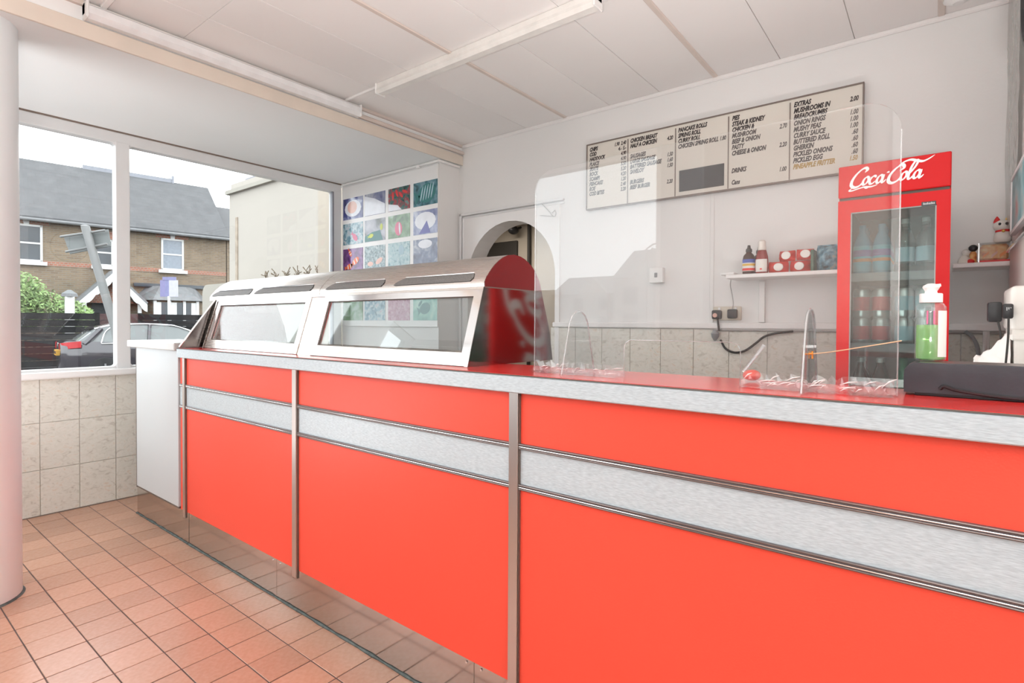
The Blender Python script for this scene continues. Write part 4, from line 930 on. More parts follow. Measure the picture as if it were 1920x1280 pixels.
# ================================================================ LIGHTS, CONDUITS
def batten(name, label, a, b_, axis, zt, m1, m2, face=None):
    """fluorescent batten: white channel spine with a ribbed diffuser and end caps"""
    if axis == 'y':
        x = face; t = thing(name, label, 'light', (x, (a + b_) / 2, zt))
        B(x - 0.002, x + 0.045, a, b_, zt + 0.012, zt + 0.07, bevel=0.006, seg=2).build('channel', m1, t)
        MB().prism([(x + 0.003, zt + 0.015), (x + 0.050, zt + 0.060), (x + 0.062, zt + 0.050), (x + 0.064, zt + 0.018), (x + 0.045, zt - 0.002), (x + 0.012, zt - 0.002)], 'y', a + 0.01, b_ - 0.01).build('diffuser', m2, t)
        for yy in (a, b_ - 0.012): B(x, x + 0.066, yy, yy + 0.012, zt - 0.004, zt + 0.072, bevel=0.005).build('end_cap', 'white_plastic', t)
    else:
        y = face; t = thing(name, label, 'light', ((a + b_) / 2, y, zt))
        B(a, b_, y - 0.03, y + 0.03, zt + 0.025, ZC, bevel=0.004).build('channel', m1, t)
        MB().prism([(y - 0.032, zt + 0.03), (y - 0.036, zt + 0.014), (y - 0.02, zt), (y + 0.02, zt), (y + 0.036, zt + 0.014), (y + 0.032, zt + 0.03)], 'x', a + 0.01, b_ - 0.01).build('diffuser', m2, t)
        for xx in (a, b_ - 0.012): B(xx, xx + 0.012, y - 0.038, y + 0.038, zt - 0.003, ZC, bevel=0.004).build('end_cap', 'white_plastic', t)
    return t
batten('strip_light', 'long unlit strip light along the dropped beam over the window bay', 0.735, 2.19, 'y', 2.545, 'diffuser_warm', 'diffuser_cool', XS + 0.002)
batten('strip_light', 'long unlit strip light on the ceiling boards above the hot cabinet', -2.655, -1.17, 'x', 2.565, 'diffuser_warm', 'diffuser_warm', 2.085)
cd = tag(B(-2.985, -2.655, 2.072, 2.088, ZC - 0.014, ZC, bevel=0.003).build('conduit', 'white_gloss'), 'thin white conduit joining the two ceiling strip lights', 'conduit')
tag(B(-2.985, -2.0, 0.79, 0.815, ZC - 0.014, ZC, bevel=0.003).build('conduit', 'white_gloss'), 'thin white conduit running off the near end of the beam light', 'conduit')
pc = thing('pipe_run', 'white pipe with a clip along the top of the picture board', 'pipe', (-3.6, YP - 0.02, 2.45))
MB().tube([(XW + 0.02, YP - 0.016, 2.457), (-3.052, YP - 0.016, 2.457), (-3.047, YP - 0.005, 2.457), (-3.047, YB - 0.012, 2.457)], 0.010, 10).build('tube', 'white_gloss', pc, smooth=True)
B(-3.30, -3.272, YP - 0.03, YP, 2.436, 2.458, bevel=0.003).build('clip', 'white_plastic', pc)
MB().lathe([(0.055, 0), (0.052, -0.012), (0.02, -0.03)], 0.05, 3.05, ZC, 18).build('ceiling_rose', 'white_plastic')
tag(bpy.data.objects['ceiling_rose'], 'round white fitting on the ceiling in the far right corner', 'ceiling fitting')

# ================================================================ SOCKETS AND CABLES on the back wall
sk = thing('double_socket', 'cream double wall socket above the tiled dado', 'socket', (-0.945, YB - 0.02, 1.228))
B(-1.022, -0.868, YB - 0.022, YB, 1.226, 1.304, bevel=0.004).build('plate', 'socket_cream', sk)
for xx in (-0.985, -0.895): B(xx - 0.006, xx + 0.006, YB - 0.026, YB - 0.021, 1.285, 1.299).build('switch', 'white_plastic', sk)
def plug(loc, label, extra=None):
    t = thing('plug', label, 'plug', loc)
    MB().box(-0.026, 0.026, -0.034, 0.0, -0.026, 0.026, bevel=0.009, seg=2).build('plug_body', 'black_plastic', t, smooth=True, local=True)
    if extra: MB().lathe([(0.013, 0), (0.012, 0.004)], 0, 0, 0, 14).build('sticker', extra, t, local=True).rotation_euler = (R(90), 0, 0); t.children[-1].location = (-0.005, -0.034, -0.004)
    return t
plug((-0.994, YB - 0.0222, 1.258), 'black plug with a pink sticker in the left of the double socket', 'fish_peach')
plug((-0.908, YB - 0.0222, 1.262), 'plain black plug in the right of the double socket')
cab = thing('hanging_cable', 'black cable looping across the tiles from the left plug to the wall trunking', 'cable', (-0.8, YB - 0.03, 1.05))
MB().tube(crom([(-0.990, YB - 0.035, 1.232), (-0.985, YB - 0.04, 1.20), (-0.98, YB - 0.04, 1.165)], 6), 0.006, 8).build('lead', 'cable_black', cab)
MB().lathe([(0.010, 0.048), (0.024, 0.030), (0.020, 0.010), (0.006, -0.012)], -1.003, YB - 0.036, 1.12, 10).build('inline_connector', 'grey_plastic', cab, smooth=True)
MB().tube(crom([(-0.975, YB - 0.03, 1.115), (-0.945, YB - 0.03, 1.065), (-0.895, YB - 0.03, 1.045), (-0.84, YB - 0.03, 1.058), (-0.785, YB - 0.03, 1.10), (-0.745, YB - 0.03, 1.135), (-0.69, YB - 0.03, 1.155), (-0.60, YB - 0.03, 1.168)], 8), 0.0062, 8).build('loop', 'cable_black', cab, smooth=True)
tag(MB().tube(crom([(-0.906, YB - 0.05, 1.287), (-0.902, YB - 0.045, 1.32), (-0.912, YB - 0.035, 1.37), (-0.922, YB - 0.035, 1.42), (-0.915, YB - 0.05, 1.452)], 8), 0.003, 6).build('thin_lead', 'cable_grey'), 'thin grey lead rising from the right plug to the shelf end', 'cable')
sw = thing('wall_switch', 'white square surface switch on the wall behind the screen', 'switch', (-1.35, YB - 0.03, 1.455))
B(-1.405, -1.318, YB - 0.042, YB, 1.455, 1.548, bevel=0.005, seg=2).build('back_box', 'white_plastic', sw)
B(-1.370, -1.352, YB - 0.047, YB - 0.041, 1.488, 1.516, bevel=0.002).build('rocker', 'grey_plastic', sw)

# ================================================================ SHELVES
ZSH = 1.468
def shelf(xa, xb, label, brackets):
    s = thing('wall_shelf', label, 'shelf', ((xa + xb) / 2, 3.09, ZSH - 0.02))
    B(xa, xb, 3.0, YB - 0.001, ZSH - 0.020, ZSH, bevel=0.003).build('board', 'white_gloss', s)
    for xx in brackets:
        MB().prism([(YB - 0.001, ZSH - 0.021), (3.03, ZSH - 0.021), (3.03, ZSH - 0.028), (YB - 0.012, ZSH - 0.10), (YB - 0.001, ZSH - 0.10)], 'x', xx - 0.005, xx + 0.005).build('bracket', 'white_gloss', s)
    return s
shelf(-0.900, -0.374, 'white wall shelf holding sauces and snack bags left of the fridge', ())
shelf(0.046, XR - 0.001, 'short white wall shelf with ornaments right of the fridge', ())
tag(B(-0.935, -0.862, 3.02, 3.10, ZSH + 0.0002, ZSH + 0.014, bevel=0.005, seg=2).build('white_box', 'white_plastic'), 'flat white plastic unit on the left tip of the sauce shelf', 'box')
def sauce(loc, label, h, r, body, capm, labm, stripes, name):
    t = thing(name, label, 'bottle', loc)
    MB().lathe([(r * .9, 0), (r, h * .03), (r, h * .55), (r * .85, h * .66), (r * .45, h * .74), (r * .42, h * .78)], 0, 0, 0, 20, 1, .8).build('bottle_body', body, t, smooth=True, local=True)
    MB().lathe([(r * .52, h * .77), (r * .50, h * .87), (r * .30, h * .90), (r * .22, h)], 0, 0, 0, 16).build('cap', capm, t, smooth=True, local=True)
    MB().lathe([(r * 1.015, h * .12), (r * 1.015, h * .52)], 0, 0, 0, 20, 1, .8, cap=False).build('label', labm, t, smooth=True, local=True)
    for (a, b_, m_) in stripes: MB().lathe([(r * 1.03, h * a), (r * 1.03, h * b_)], 0, 0, 0, 20, 1, .8, cap=False).build('label_band', m_, t, smooth=True, local=True)
    return t
sauce((-0.802, 3.075, ZSH), 'dark brown sauce bottle with striped label at the left of the shelf', 0.158, 0.031, 'sauce_brown', 'black_plastic', 'label_white', ((.40, .52, 'label_blue'), (.30, .37, 'label_yellow'), (.14, .22, 'label_red')), 'sauce_bottle')
sauce((-0.768, 3.145, ZSH), 'second dark sauce bottle half hidden behind the striped one', 0.155, 0.030, 'sauce_brown', 'black_plastic', 'label_red', (), 'sauce_bottle')
kt = thing('ketchup_bottle', 'tall red ketchup bottle with white label and cream cap on the shelf', 'bottle', (-0.735, 3.07, ZSH))
MB().lathe([(0.024, 0), (0.030, 0.006), (0.032, 0.05), (0.030, 0.09), (0.024, 0.115), (0.020, 0.128)], 0, 0, 0, 22, 1, .75).build('bottle_body', 'ketchup_red', kt, smooth=True, local=True)
MB().lathe([(0.021, 0.126), (0.0205, 0.142), (0.018, 0.146), (0.019, 0.172), (0.012, 0.178)], 0, 0, 0, 18).build('cap', 'cream_plastic', kt, smooth=True, local=True)
lab = MB(); lab.strip([[(0.0328 * math.cos(R(a)) * s_, 0.0328 * .75 * math.sin(R(a)) * s_, z) for a in range(-150, -29, 12)] for z, s_ in ((0.012, .95), (0.04, 1.0), (0.07, .99), (0.078, .96))]); lab.build('label', 'label_white', kt, smooth=True, local=True)
B(-0.004, 0.006, -0.0262, -0.0250, 0.022, 0.030).build('label_mark', 'label_red', kt, local=True)
def pouch(w_, d_, h_, seedn, m_, name, t, tilt=0.0):
    rnd = random.Random(seedn); mb = MB(); rows = []
    for i in range(9):
        v = i / 8; z = h_ * v; k = math.sin(math.pi * v) ** 0.55 if 0 < v < 1 else 0.0
        rows.append([(w_ / 2 * (0.92 + 0.08 * k) * (-1 + 2 * u / 10) + rnd.uniform(-.002, .002), -d_ / 2 * k * math.sin(math.pi * u / 10) ** .6 + rnd.uniform(-.002, .002) * k, z) for u in range(11)] +
                    [(w_ / 2 * (0.92 + 0.08 * k) * (1 - 2 * u / 10), d_ / 2 * k * math.sin(math.pi * u / 10) ** .6, z) for u in range(11)])
    mb.strip(rows, True); o = mb.build(name, m_, t, smooth=True, local=True); return o
for k, (x, z, rot, dy, lab_) in enumerate(((-0.657, ZSH, 0.0, 0.0, 'red snack pack with round white label, lowest left beside the ketchup'), (-0.556, ZSH, 0.0, 0.005, 'red snack pack with round white label, lowest right beside the slim carton'), (-0.618, ZSH + 0.0625, 0.0, 0.012, 'red snack pack with round white label, upper left of the pile'), (-0.532, ZSH + 0.0625, 0.0, -0.008, 'red snack pack with round white label, upper right of the pile'))):
    t = thing('snack_pack', lab_, 'snack pack', (x, 3.085 + dy, z), 'red snack packs on the shelf')
    W_, Hh = (0.096, 0.0615) if k < 2 else (0.080, 0.054)
    pouch(W_, 0.06, Hh, 3 + k, 'pack_red', 'pouch', t); t.rotation_euler = (0, 0, (0.10, -0.08, -0.12, 0.10)[k])
    MB().lathe([(0.023, 0), (0.021, 0.003)], 0, 0, 0, 18, 1, .9).build('round_label', 'label_white', t, local=True)
    c = t.children[-1]; c.rotation_euler = (R(90), 0, 0); c.location = (0.002, -0.0295, Hh * .52)
tag(B(-0.502, -0.488, 3.04, 3.16, ZSH + .0003, ZSH + 0.108, bevel=0.001).build('slim_box', 'pack_green'), 'slim dark green carton standing between red packs and blue bag', 'carton')
t = thing('crisp_bag', 'crumpled blue crisp bag at the fridge end of the shelf', 'bag', (-0.432, 3.085, ZSH)); pouch(0.10, 0.085, 0.128, 11, 'bag_blue', 'pouch', t)
B(-0.047, 0.047, -0.003, 0.003, 0.122, 0.131).build('crimp', 'bag_blue', t, local=True)
# right-hand shelf
t = thing('cat_figurine', 'white lucky cat figurine with red ear on top of the snack box', 'figurine', (0.212, 3.11, ZSH + 0.087))
MB().lathe([(0.022, 0), (0.030, 0.012), (0.028, 0.035), (0.020, 0.052)], 0, 0, 0, 18).build('body', 'cat_white', t, smooth=True, local=True)
MB().ball((-0.002, -0.003, 0.072), 0.031, 0.026, 0.026).build('head', 'cat_white', t, smooth=True, local=True)
for sx_, m_ in ((-0.019, 'label_red'), (0.016, 'gold')): MB().lathe([(0.013, 0), (0.009, 0.014), (0.002, 0.026)], sx_, 0, 0.088, 10).build('ear', m_, t, smooth=True, local=True)
for sx_ in (-0.012, 0.010): MB().ball((sx_, -0.027, 0.078), 0.005, 0.003, 0.006, 8, 6).build('eye', 'black_plastic', t, local=True)
MB().lathe([(0.024, 0.046), (0.025, 0.052), (0.022, 0.056)], 0, 0, 0, 16).build('collar', 'label_red', t, local=True)
MB().ball((0, -0.026, 0.048), 0.006).build('bell', 'gold', t, local=True)
MB().tube([(0.024, -0.01, 0.030), (0.034, -0.014, 0.055), (0.033, -0.016, 0.078)], [0.008, 0.008, 0.009], 8).build('paw', 'cat_white', t, smooth=True, local=True)
sb = thing('snack_box', 'clear-fronted box of golden snacks with a red base on the short shelf', 'box', (0.185, 3.10, ZSH))
B(0.131, 0.236, 3.055, 3.15, ZSH + .0003, ZSH + 0.012).build('base', 'label_red', sb)
MB().box(0.138, 0.229, 3.062, 3.145, ZSH + 0.012, ZSH + 0.078, bevel=0.008).build('contents', 'snack_gold', sb)
B(0.131, 0.236, 3.055, 3.15, ZSH + 0.080, ZSH + 0.086).build('lid', 'clear_plastic', sb)
for xx in (0.131, 0.233): B(xx, xx + 0.004, 3.053, 3.058, ZSH + .002, ZSH + 0.086).build('edge', 'can_silver', sb)
B(0.1345, 0.2325, 3.0535, 3.0555, ZSH + 0.012, ZSH + 0.080).build('window', 'clear_plastic', sb)
for k in range(3): MB().prism([(0.145 + .028 * k, ZSH + 0.02), (0.165 + .028 * k, ZSH + 0.02 + .02), (0.168 + .025 * k, ZSH + 0.05), (0.15 + .025 * k, ZSH + 0.035)], 'y', 3.060, 3.0625).build('snack_piece', 'fish_peach' if k % 2 else 'label_orange', sb)
t = thing('white_figurine', 'small pale figurine at the left tip of the short shelf', 'figurine', (0.088, 3.09, ZSH))
MB().lathe([(0.020, 0), (0.024, 0.012), (0.018, 0.03), (0.010, 0.04)], 0, 0, 0, 14).build('body', 'cream_plastic', t, smooth=True, local=True)
MB().ball((0.004, 0, 0.052), 0.015).build('head', 'cat_white', t, smooth=True, local=True)
MB().ball((0.018, -0.01, 0.012), 0.016, 0.014, 0.011).build('cushion', 'label_red', t, smooth=True, local=True)
t = thing('black_top_jar', 'small amber jar with a black stopper beside the snack box', 'jar', (0.116, 3.09, ZSH))
MB().lathe([(0.012, 0), (0.0125, 0.045), (0.008, 0.055)], 0, 0, 0, 14).build('jar_body', 'snack_gold', t, smooth=True, local=True)
MB().ball((0, 0, 0.070), 0.016, 0.014, 0.015).build('stopper', 'black_plastic', t, smooth=True, local=True)

# ================================================================ RIGHT-HAND EDGE
# crinkled clear sheet hung on the partition
rows = []
for i in range(15):
    z = 1.62 + (2.60 - 1.62) * i / 14
    rows.append([(XR - 0.010 - 0.010 * abs(math.sin(3.1 * j + 0.35 * math.sin(i * 0.9))) - random.uniform(0, .003), 2.78 + 0.40 * j / 22, z) for j in range(23)])
mb = MB(); mb.strip(rows); tag(mb.build('plastic_sheet', 'plastic_sheet'), 'crinkled clear sheet hanging on the partition at the right edge', 'plastic sheet')
ck = thing('wall_clock', 'round clock with black rim high on the right partition', 'clock', (XR - 0.03, 2.02, 1.97))
def disc(r0, r1, xa, xb, name, m_, cz=2.170, cy=2.02):
    pr_ = [(r0, 0.0), (r1, 0.0), (r1, xb - xa), (r0, xb - xa)] if r0 > 0 else None
    mb = MB(); seg = 40
    if r0 > 0: mb.strip([[(xa + (h), cy + r * math.cos(2 * math.pi * k / seg), cz + r * math.sin(2 * math.pi * k / seg)) for k in range(seg)] for r, h in pr_ + [pr_[0]]], True)
    else: mb.prism([(cy + r1 * math.cos(2 * math.pi * k / seg), cz + r1 * math.sin(2 * math.pi * k / seg)) for k in range(seg)], 'x', xa, xb)
    return mb.build(name, m_, ck, smooth=False)
disc(0.190, 0.200, XR - 0.060, XR - 0.027, 'rim', 'black_plastic'); disc(0, 0.191, XR - 0.052, XR - 0.046, 'face', 'clock_face'); disc(0, 0.185, XR - 0.046, XR - 0.0005, 'case', 'black_plastic')
B(XR - 0.056, XR - 0.053, 2.015, 2.025, 2.17, 2.30).build('hand', 'black_plastic', ck); B(XR - 0.056, XR - 0.053, 1.93, 2.02, 2.166, 2.174).build('hand', 'black_plastic', ck)
ps = thing('teal_poster', 'framed teal print on the right partition above the white boarding', 'poster', (XR - 0.02, 2.2, 1.54))
B(XR - 0.030, XR - 0.020, 1.80, 2.73, 1.545, 1.740).build('print', 'print_teal', ps)
for q in ((1.79, 2.742, 1.735, 1.748), (1.79, 2.742, 1.537, 1.549)): B(XR - 0.034, XR - 0.018, q[0], q[1], q[2], q[3]).build('frame_strip', 'white_gloss', ps)
B(XR - 0.034, XR - 0.018, 2.731, 2.742, 1.54, 1.745).build('frame_strip', 'white_gloss', ps)
B(XR - 0.019, XR - 0.0005, 1.9, 2.6, 1.56, 1.72).build('backing', 'white_plastic', ps)
wbx = thing('splash_board', 'white boarding with a chrome top edge on the right partition', 'panel', (XR - 0.02, 2.6, 0.9))
B(XR - 0.024, XR - 0.0005, 1.9, 2.85, 0.92, 1.487).build('board', 'appliance_white', wbx)
B(XR - 0.034, XR - 0.0005, 1.9, 2.86, 1.486, 1.500, bevel=0.003).build('edge_strip', 'chrome', wbx)
bc = thing('back_counter', 'white cupboard under the appliance at the right edge', 'cabinet', (0.15, 2.15, 0.0))
B(0.075, XR - 0.026, 1.92, 2.42, 0.0, 1.03).build('body', 'white_panel', bc); B(0.065, XR - 0.026, 1.90, 2.43, 1.03, 1.055, bevel=0.003).build('worktop', 'ledge_grey', bc)
ap = thing('appliance', 'boxy off-white appliance with a ridged waist at the right edge', 'appliance', (0.19, 2.2, 1.055))
MB().box(0.156, XR - 0.026, 2.02, 2.22, 1.19, 1.312, bevel=0.012, seg=3).build('head', 'appliance_white', ap, smooth=True)
B(0.162, XR - 0.026, 2.03, 2.215, 1.180, 1.192).build('waist', 'appliance_white', ap); B(0.158, XR - 0.026, 2.022, 2.218, 1.162, 1.181, bevel=0.004).build('ridge', 'appliance_white', ap)
B(0.166, XR - 0.026, 2.03, 2.215, 1.055, 1.163).build('base', 'appliance_white', ap)
pa = thing('power_adapter', 'chunky black power adapter plugged in beside the white appliance', 'adapter', (0.135, 2.19, 1.21))
MB().box(0.117, 0.150, 2.165, 2.20, 1.213, 1.273, bevel=0.006, seg=2).build('brick', 'black_plastic', pa, smooth=True)
MB().tube([(0.147, 2.18, 1.248), (0.1575, 2.18, 1.248)], 0.010, 10).build('spigot', 'black_plastic', pa)
MB().tube(crom([(0.141, 2.165, 1.214), (0.146, 2.155, 1.18), (0.151, 2.15, 1.12), (0.149, 2.15, 1.06)], 6), 0.0028, 6).build('cord', 'cable_black', pa)
pg = thing('plug', 'black plug with pale marks on the face of the white appliance', 'plug', (0.166, 2.0, 1.22))
MB().box(0.139, 0.161, 1.992, 2.019, 1.221, 1.262, bevel=0.005, seg=2).build('plug_body', 'black_plastic', pg, smooth=True)
for k in range(3): B(0.146 + .004 * k, 0.148 + .004 * k, 1.9905, 1.9925, 1.243 + .003 * k, 1.252).build('mark', 'cap_grey', pg)
MB().tube(crom([(0.151, 1.995, 1.223), (0.150, 1.985, 1.17), (0.146, 1.982, 1.10), (0.142, 1.985, 1.06)], 6), 0.0026, 6).build('cord', 'cable_black', pg)
rows = []
rc = random.Random(5)
for i in range(11):
    v = i / 10; hgt = 0.055 + 0.075 * (v ** 1.6)
    rows.append([(0.084 + 0.074 * v + rc.uniform(-.002, .002), 2.02 + 0.12 * u / 8, 1.056 + max(0.0, hgt * (math.sin(math.pi * u / 8) ** 0.7) + rc.uniform(-.006, .006) * math.sin(math.pi * u / 8))) for u in range(9)])
mb = MB(); V = mb.strip(rows); mb.bm.faces.new([r_[0] for r_ in V] + [r_[-1] for r_ in V][::-1])
for r_ in (V[0], V[-1]): mb.bm.faces.new(r_)
tag(mb.build('cloth', 'cloth_white', smooth=True), 'crumpled white cloth heaped against the white appliance', 'cloth')
tag(MB().tube([(0.168, 3.17, 1.0), (0.168, 3.17, 1.178)], 0.012, 12).build('pipe_stub', 'white_gloss'), 'short upright white pipe against the tiles behind the cloth', 'pipe')
tag(MB().tube(crom([(0.098, 3.165, 1.176), (0.122, 3.15, 1.15), (0.140, 3.14, 1.10), (0.142, 3.14, 1.03), (0.142, 3.14, 0.90)], 6), 0.008, 8).build('grey_hose', 'grey_plastic'), 'grey hose curving down the tiles right of the fridge', 'hose')

# ================================================================ OUTSIDE
ZR = -0.27
struct(B(-70, 60, -90, 60, ZR - 0.2, ZR).build('ground', 'asphalt'))
struct(B(-7.2, XW - 0.11, -9, 30, ZR - 0.01, ZR + 0.12).build('pavement', 'paving'))
struct(B(-7.2, 12, -5.0, FY - 0.11, ZR - 0.01, ZR + 0.12).build('pavement', 'paving'))
U = Vector((math.sin(R(8)), math.cos(R(8)), 0)); N = Vector((U.y, -U.x, 0)); P0 = Vector((-25.4, 8.7, 0))
def at(u, n, z=0.0): q = P0 + U * u + N * n; return (q.x, q.y, z)
RZ = R(82)
def ext(name, label, cat, u, n, group=None, z=ZR): return thing(name, label, cat, at(u, n, z), group, RZ)
# local frame: x along the street (towards the right in view), y away from the shop, z up from the road
ho = ext('brick_house', 'yellow brick terraced house with slate roof across the road', 'house', 0, 0)
G = -ZR
EV = 4.95 + G; RD = 7.57 + G
def L(mb, name, m_, par): return mb.build(name, m_, par, local=True)
L(MB().prism([(0, 0), (6.0, 0), (6.0, EV), (3.0, RD - 0.1), (0, EV)], 'x', -10.0, 2.54), 'wall', 'brick_yellow', ho)
rf = L(MB().prism([(-0.30, EV - 0.12), (3.0, RD), (6.3, EV - 0.12), (6.3, EV + 0.02), (3.0, RD + 0.14), (-0.30, EV + 0.02)], 'x', -10.1, 2.60), 'roof', 'slate_roof', ho)
L(MB().box(-2.19, 1.15, 2.95, 3.6, RD - 0.1, RD + 0.27).box(1.08, 1.16, 2.92, 3.6, RD - 0.1, RD + 0.42), 'ridge_box', 'lead_white', rf)
L(MB().tube([(-10, -0.34, EV - 0.10), (2.6, -0.34, EV - 0.10)], 0.06, 8), 'gutter', 'slate_plain', ho)
L(B(-10, 2.54, -0.012, 0.001, 3.24 + G, 3.42 + G), 'brick_band', 'brick_red', ho)
def sash(xa, xb, za, zb, par, dark='window_dark', key=True):
    wn_ = L(MB().box(xa, xa + .07, -.04, .06, za, zb).box(xb - .07, xb, -.04, .06, za, zb).box(xa, xb, -.04, .06, zb - .07, zb).box(xa, xb, -.03, .05, (za + zb) / 2 - .03, (za + zb) / 2 + .03).box(xa, xb, -.04, .06, za, za + .07), 'window', 'white_joinery', par)
    L(B(xa + .05, xb - .05, -.008, 0.02, za + .05, (za + zb) / 2), 'pane', dark, wn_); L(B(xa + .05, xb - .05, -.012, 0.02, (za + zb) / 2, zb - .05), 'pane', dark, wn_)
    L(B(xa - .10, xb + .12, -.14, .02, za - .13, za), 'sill', 'white_joinery', wn_)
    if key:
        L(MB().prism([(xa - .18, zb + .02), (xb + .18, zb + .02), (xb + .22, zb + .32), (xa - .22, zb + .32)], 'y', -.014, .01), 'arch_bricks', 'brick_red', wn_)
        L(MB().prism([((xa + xb) / 2 - .07, zb), ((xa + xb) / 2 + .07, zb), ((xa + xb) / 2 + .11, zb + .30), ((xa + xb) / 2 - .11, zb + .30)], 'y', -.05, .01), 'keystone', 'white_joinery', wn_)
    return wn_
sash(0.06, 0.88, 3.36 + G, 4.67 + G, ho, 'window_net'); sash(-2.15, -1.55, 3.36 + G, 4.40 + G, ho); sash(-4.55, -3.66, 3.36 + G, 4.70 + G, ho); sash(-6.6, -5.7, 3.36 + G, 4.70 + G, ho)
L(B(-2.25, -1.2, -0.02, 0.02, 0.15, 2.1 + G), 'door', 'window_dark', ho)
# gabled porch with scalloped bargeboards
po = L(MB().prism([(-2.75, 1.85 + G), (-1.70, 3.02 + G), (-0.65, 1.85 + G), (-0.58, 1.95 + G), (-1.70, 3.16 + G), (-2.82, 1.95 + G)], 'y', -1.05, 0.0), 'porch_roof', 'slate_plain', ho)
for s_ in (-1, 1):
    pts = []
    x0_, z0_, x1_, z1_ = -1.70, 2.98 + G, -1.70 + s_ * 1.08, 1.80 + G
    n_ = 12
    top_ = [(x0_ + (x1_ - x0_) * i / n_, z0_ + (z1_ - z0_) * i / n_ + 0.06) for i in range(n_ + 1)]
    bot_ = [(x0_ + (x1_ - x0_) * i / n_, z0_ + (z1_ - z0_) * i / n_ - 0.22 - 0.07 * abs(math.sin(math.pi * i / 3))) for i in range(n_ + 1)]
    L(MB().prism(top_ + bot_[::-1], 'y', -1.12, -1.06), 'bargeboard', 'white_joinery', po)
    L(B(-1.70 + s_ * 0.85 - .06, -1.70 + s_ * 0.85 + .06, -1.0, -0.88, 0.0, 1.9 + G), 'porch_post', 'white_joinery', po)
L(MB().prism([(-2.45, 1.9 + G), (-0.95, 1.9 + G), (-1.7, 2.7 + G)], 'y', -0.55, -0.5), 'porch_gable', 'brick_red', po)
# canted bay with hipped slate roof
by_ = L(MB().prism([(-0.75, -0.0), (-0.35, -0.95), (1.15, -0.95), (1.6, -0.0)], 'z', 0.0, 2.08 + G), 'bay', 'brick_yellow', ho)
mb = MB(); mb.strip([[(-0.95, 0, 2.06 + G), (-0.45, -1.15, 2.06 + G), (1.25, -1.15, 2.06 + G), (1.8, 0, 2.06 + G)], [(-0.45, 0, 2.66 + G), (-0.05, -0.35, 2.66 + G), (0.85, -0.35, 2.66 + G), (1.3, 0, 2.66 + G)]])
L(mb, 'bay_roof', 'slate_plain', by_)
L(B(-0.9, 1.75, -0.16, 0.0, 2.62 + G, 2.76 + G), 'bay_flashing', 'window_dark', by_)
for xa in (-0.33, 0.18, 0.68): L(B(xa, xa + .46, -1.0, -.94, 1.0 + G, 1.98 + G), 'bay_window', 'window_dark', by_)
for xa in (-0.40, 0.10, 0.62, 1.10): L(B(xa, xa + .10, -1.06, -.93, .95 + G, 2.04 + G), 'bay_mullion', 'white_joinery', by_)
for xa in (-0.38, 0.16, 0.92): L(B(xa, xa + .24, -1.03, -1.005, 1.35 + G, 1.98 + G), 'blind', 'white_joinery', by_)
ho2 = ext('brick_house', 'lower brick house with grey roof beside the cream flank wall', 'house', 4.4, 0.0)
L(MB().prism([(0.02, 0), (6.0, 0), (6.0, EV), (3.0, 6.7 + G), (0.02, EV)], 'x', -1.82, 7.0), 'wall', 'brick_yellow', ho2)
L(MB().prism([(-0.25, EV - 0.1), (3.0, 6.7 + G), (6.3, EV - 0.1), (6.3, EV), (3.0, 6.85 + G), (-0.25, EV)], 'x', -1.79, 7.1), 'roof', 'slate_roof', ho2)
L(MB().box(-1.5, -1.15, -0.02, 0.02, 1.0, EV - .2), 'corner_bricks', 'brick_red', ho2)
# garden pier, bush, fence
pr_ = ext('gate_pier', 'pale garden pier with dark cap rising behind the fence by the bush', 'pier', -3.2, 3.6)
L(MB().box(-.12, .12, -.12, .12, 0, 2.0 + G), 'shaft', 'white_joinery', pr_); L(MB().lathe([(.22, 2.0 + G), (.20, 2.1 + G), (.05, 2.22 + G)], 0, 0, 0, 4), 'cap', 'slate_plain', pr_)
bu = ext('garden_bush', 'bright green garden bush above the dark fence', 'bush', -4.0, 2.1)
rb = random.Random(3)
def leaves(n, fn, size, m_, par, name='foliage'):
    mb = MB()
    for _ in range(n):
        c = Vector(fn()); a = Vector((rb.uniform(-1, 1), rb.uniform(-1, 1), rb.uniform(-1, 1))).normalized(); b2 = a.orthogonal().normalized(); s = size * rb.uniform(.6, 1.4)
        mb.quad(c - a * s, c + b2 * s * .45, c + a * s, c - b2 * s * .45)
    o = mb.build(name, m_, par, local=True); o['kind'] = 'stuff'; return o
def bushpt():
    k = rb.random()
    cx, cz, rx, rz = (-0.7, 2.35, 1.1, 0.85) if k < .45 else ((-0.2, 1.9, 1.5, 0.7) if k < .8 else (1.0, 1.65, 0.6, 0.55))
    while True:
        x, y, z = rb.uniform(-1, 1), rb.uniform(-1, 1), rb.uniform(-1, 1)
        if x * x + y * y + z * z < 1: return (cx + x * rx, y * .7, cz + z * rz)
leaves(5200, bushpt, 0.065, 'leaf_bright', bu); leaves(1500, lambda: tuple(q * 0.92 for q in bushpt()), 0.085, 'leaf_dark', bu, 'inner_foliage')
for k in range(5): L(MB().tube([(0.1 * k - .3, 0, 0), (0.3 * k - .9, 0.1, 1.3), (0.4 * k - 1.1, 0, 2.2)], [.04, .03, .01], 6), 'stem', 'bark', bu)
fe = ext('garden_fence', 'dark slatted garden fence behind the parked car', 'fence', -1.0, 7.3)
FB = [(-7.4, -5.4), (-5.4, -3.55), (-3.55, -1.9), (-1.9, -0.9), (-0.9, 0.9), (0.9, 2.7), (2.7, 4.5)]
for k, (a, b_) in enumerate(FB):
    for j in range(9): L(B(a + .05, b_ - .05, -0.015 - 0.004 * (j % 2), 0.01, 0.06 + j * 0.182, 0.06 + j * 0.182 + 0.172), 'slat', 'fence_maroon' if k == 3 else 'fence_black', fe)
    L(B(a - .05, a + .05, -0.03, 0.05, 0.0, 1.72), 'post', 'fence_black', fe)
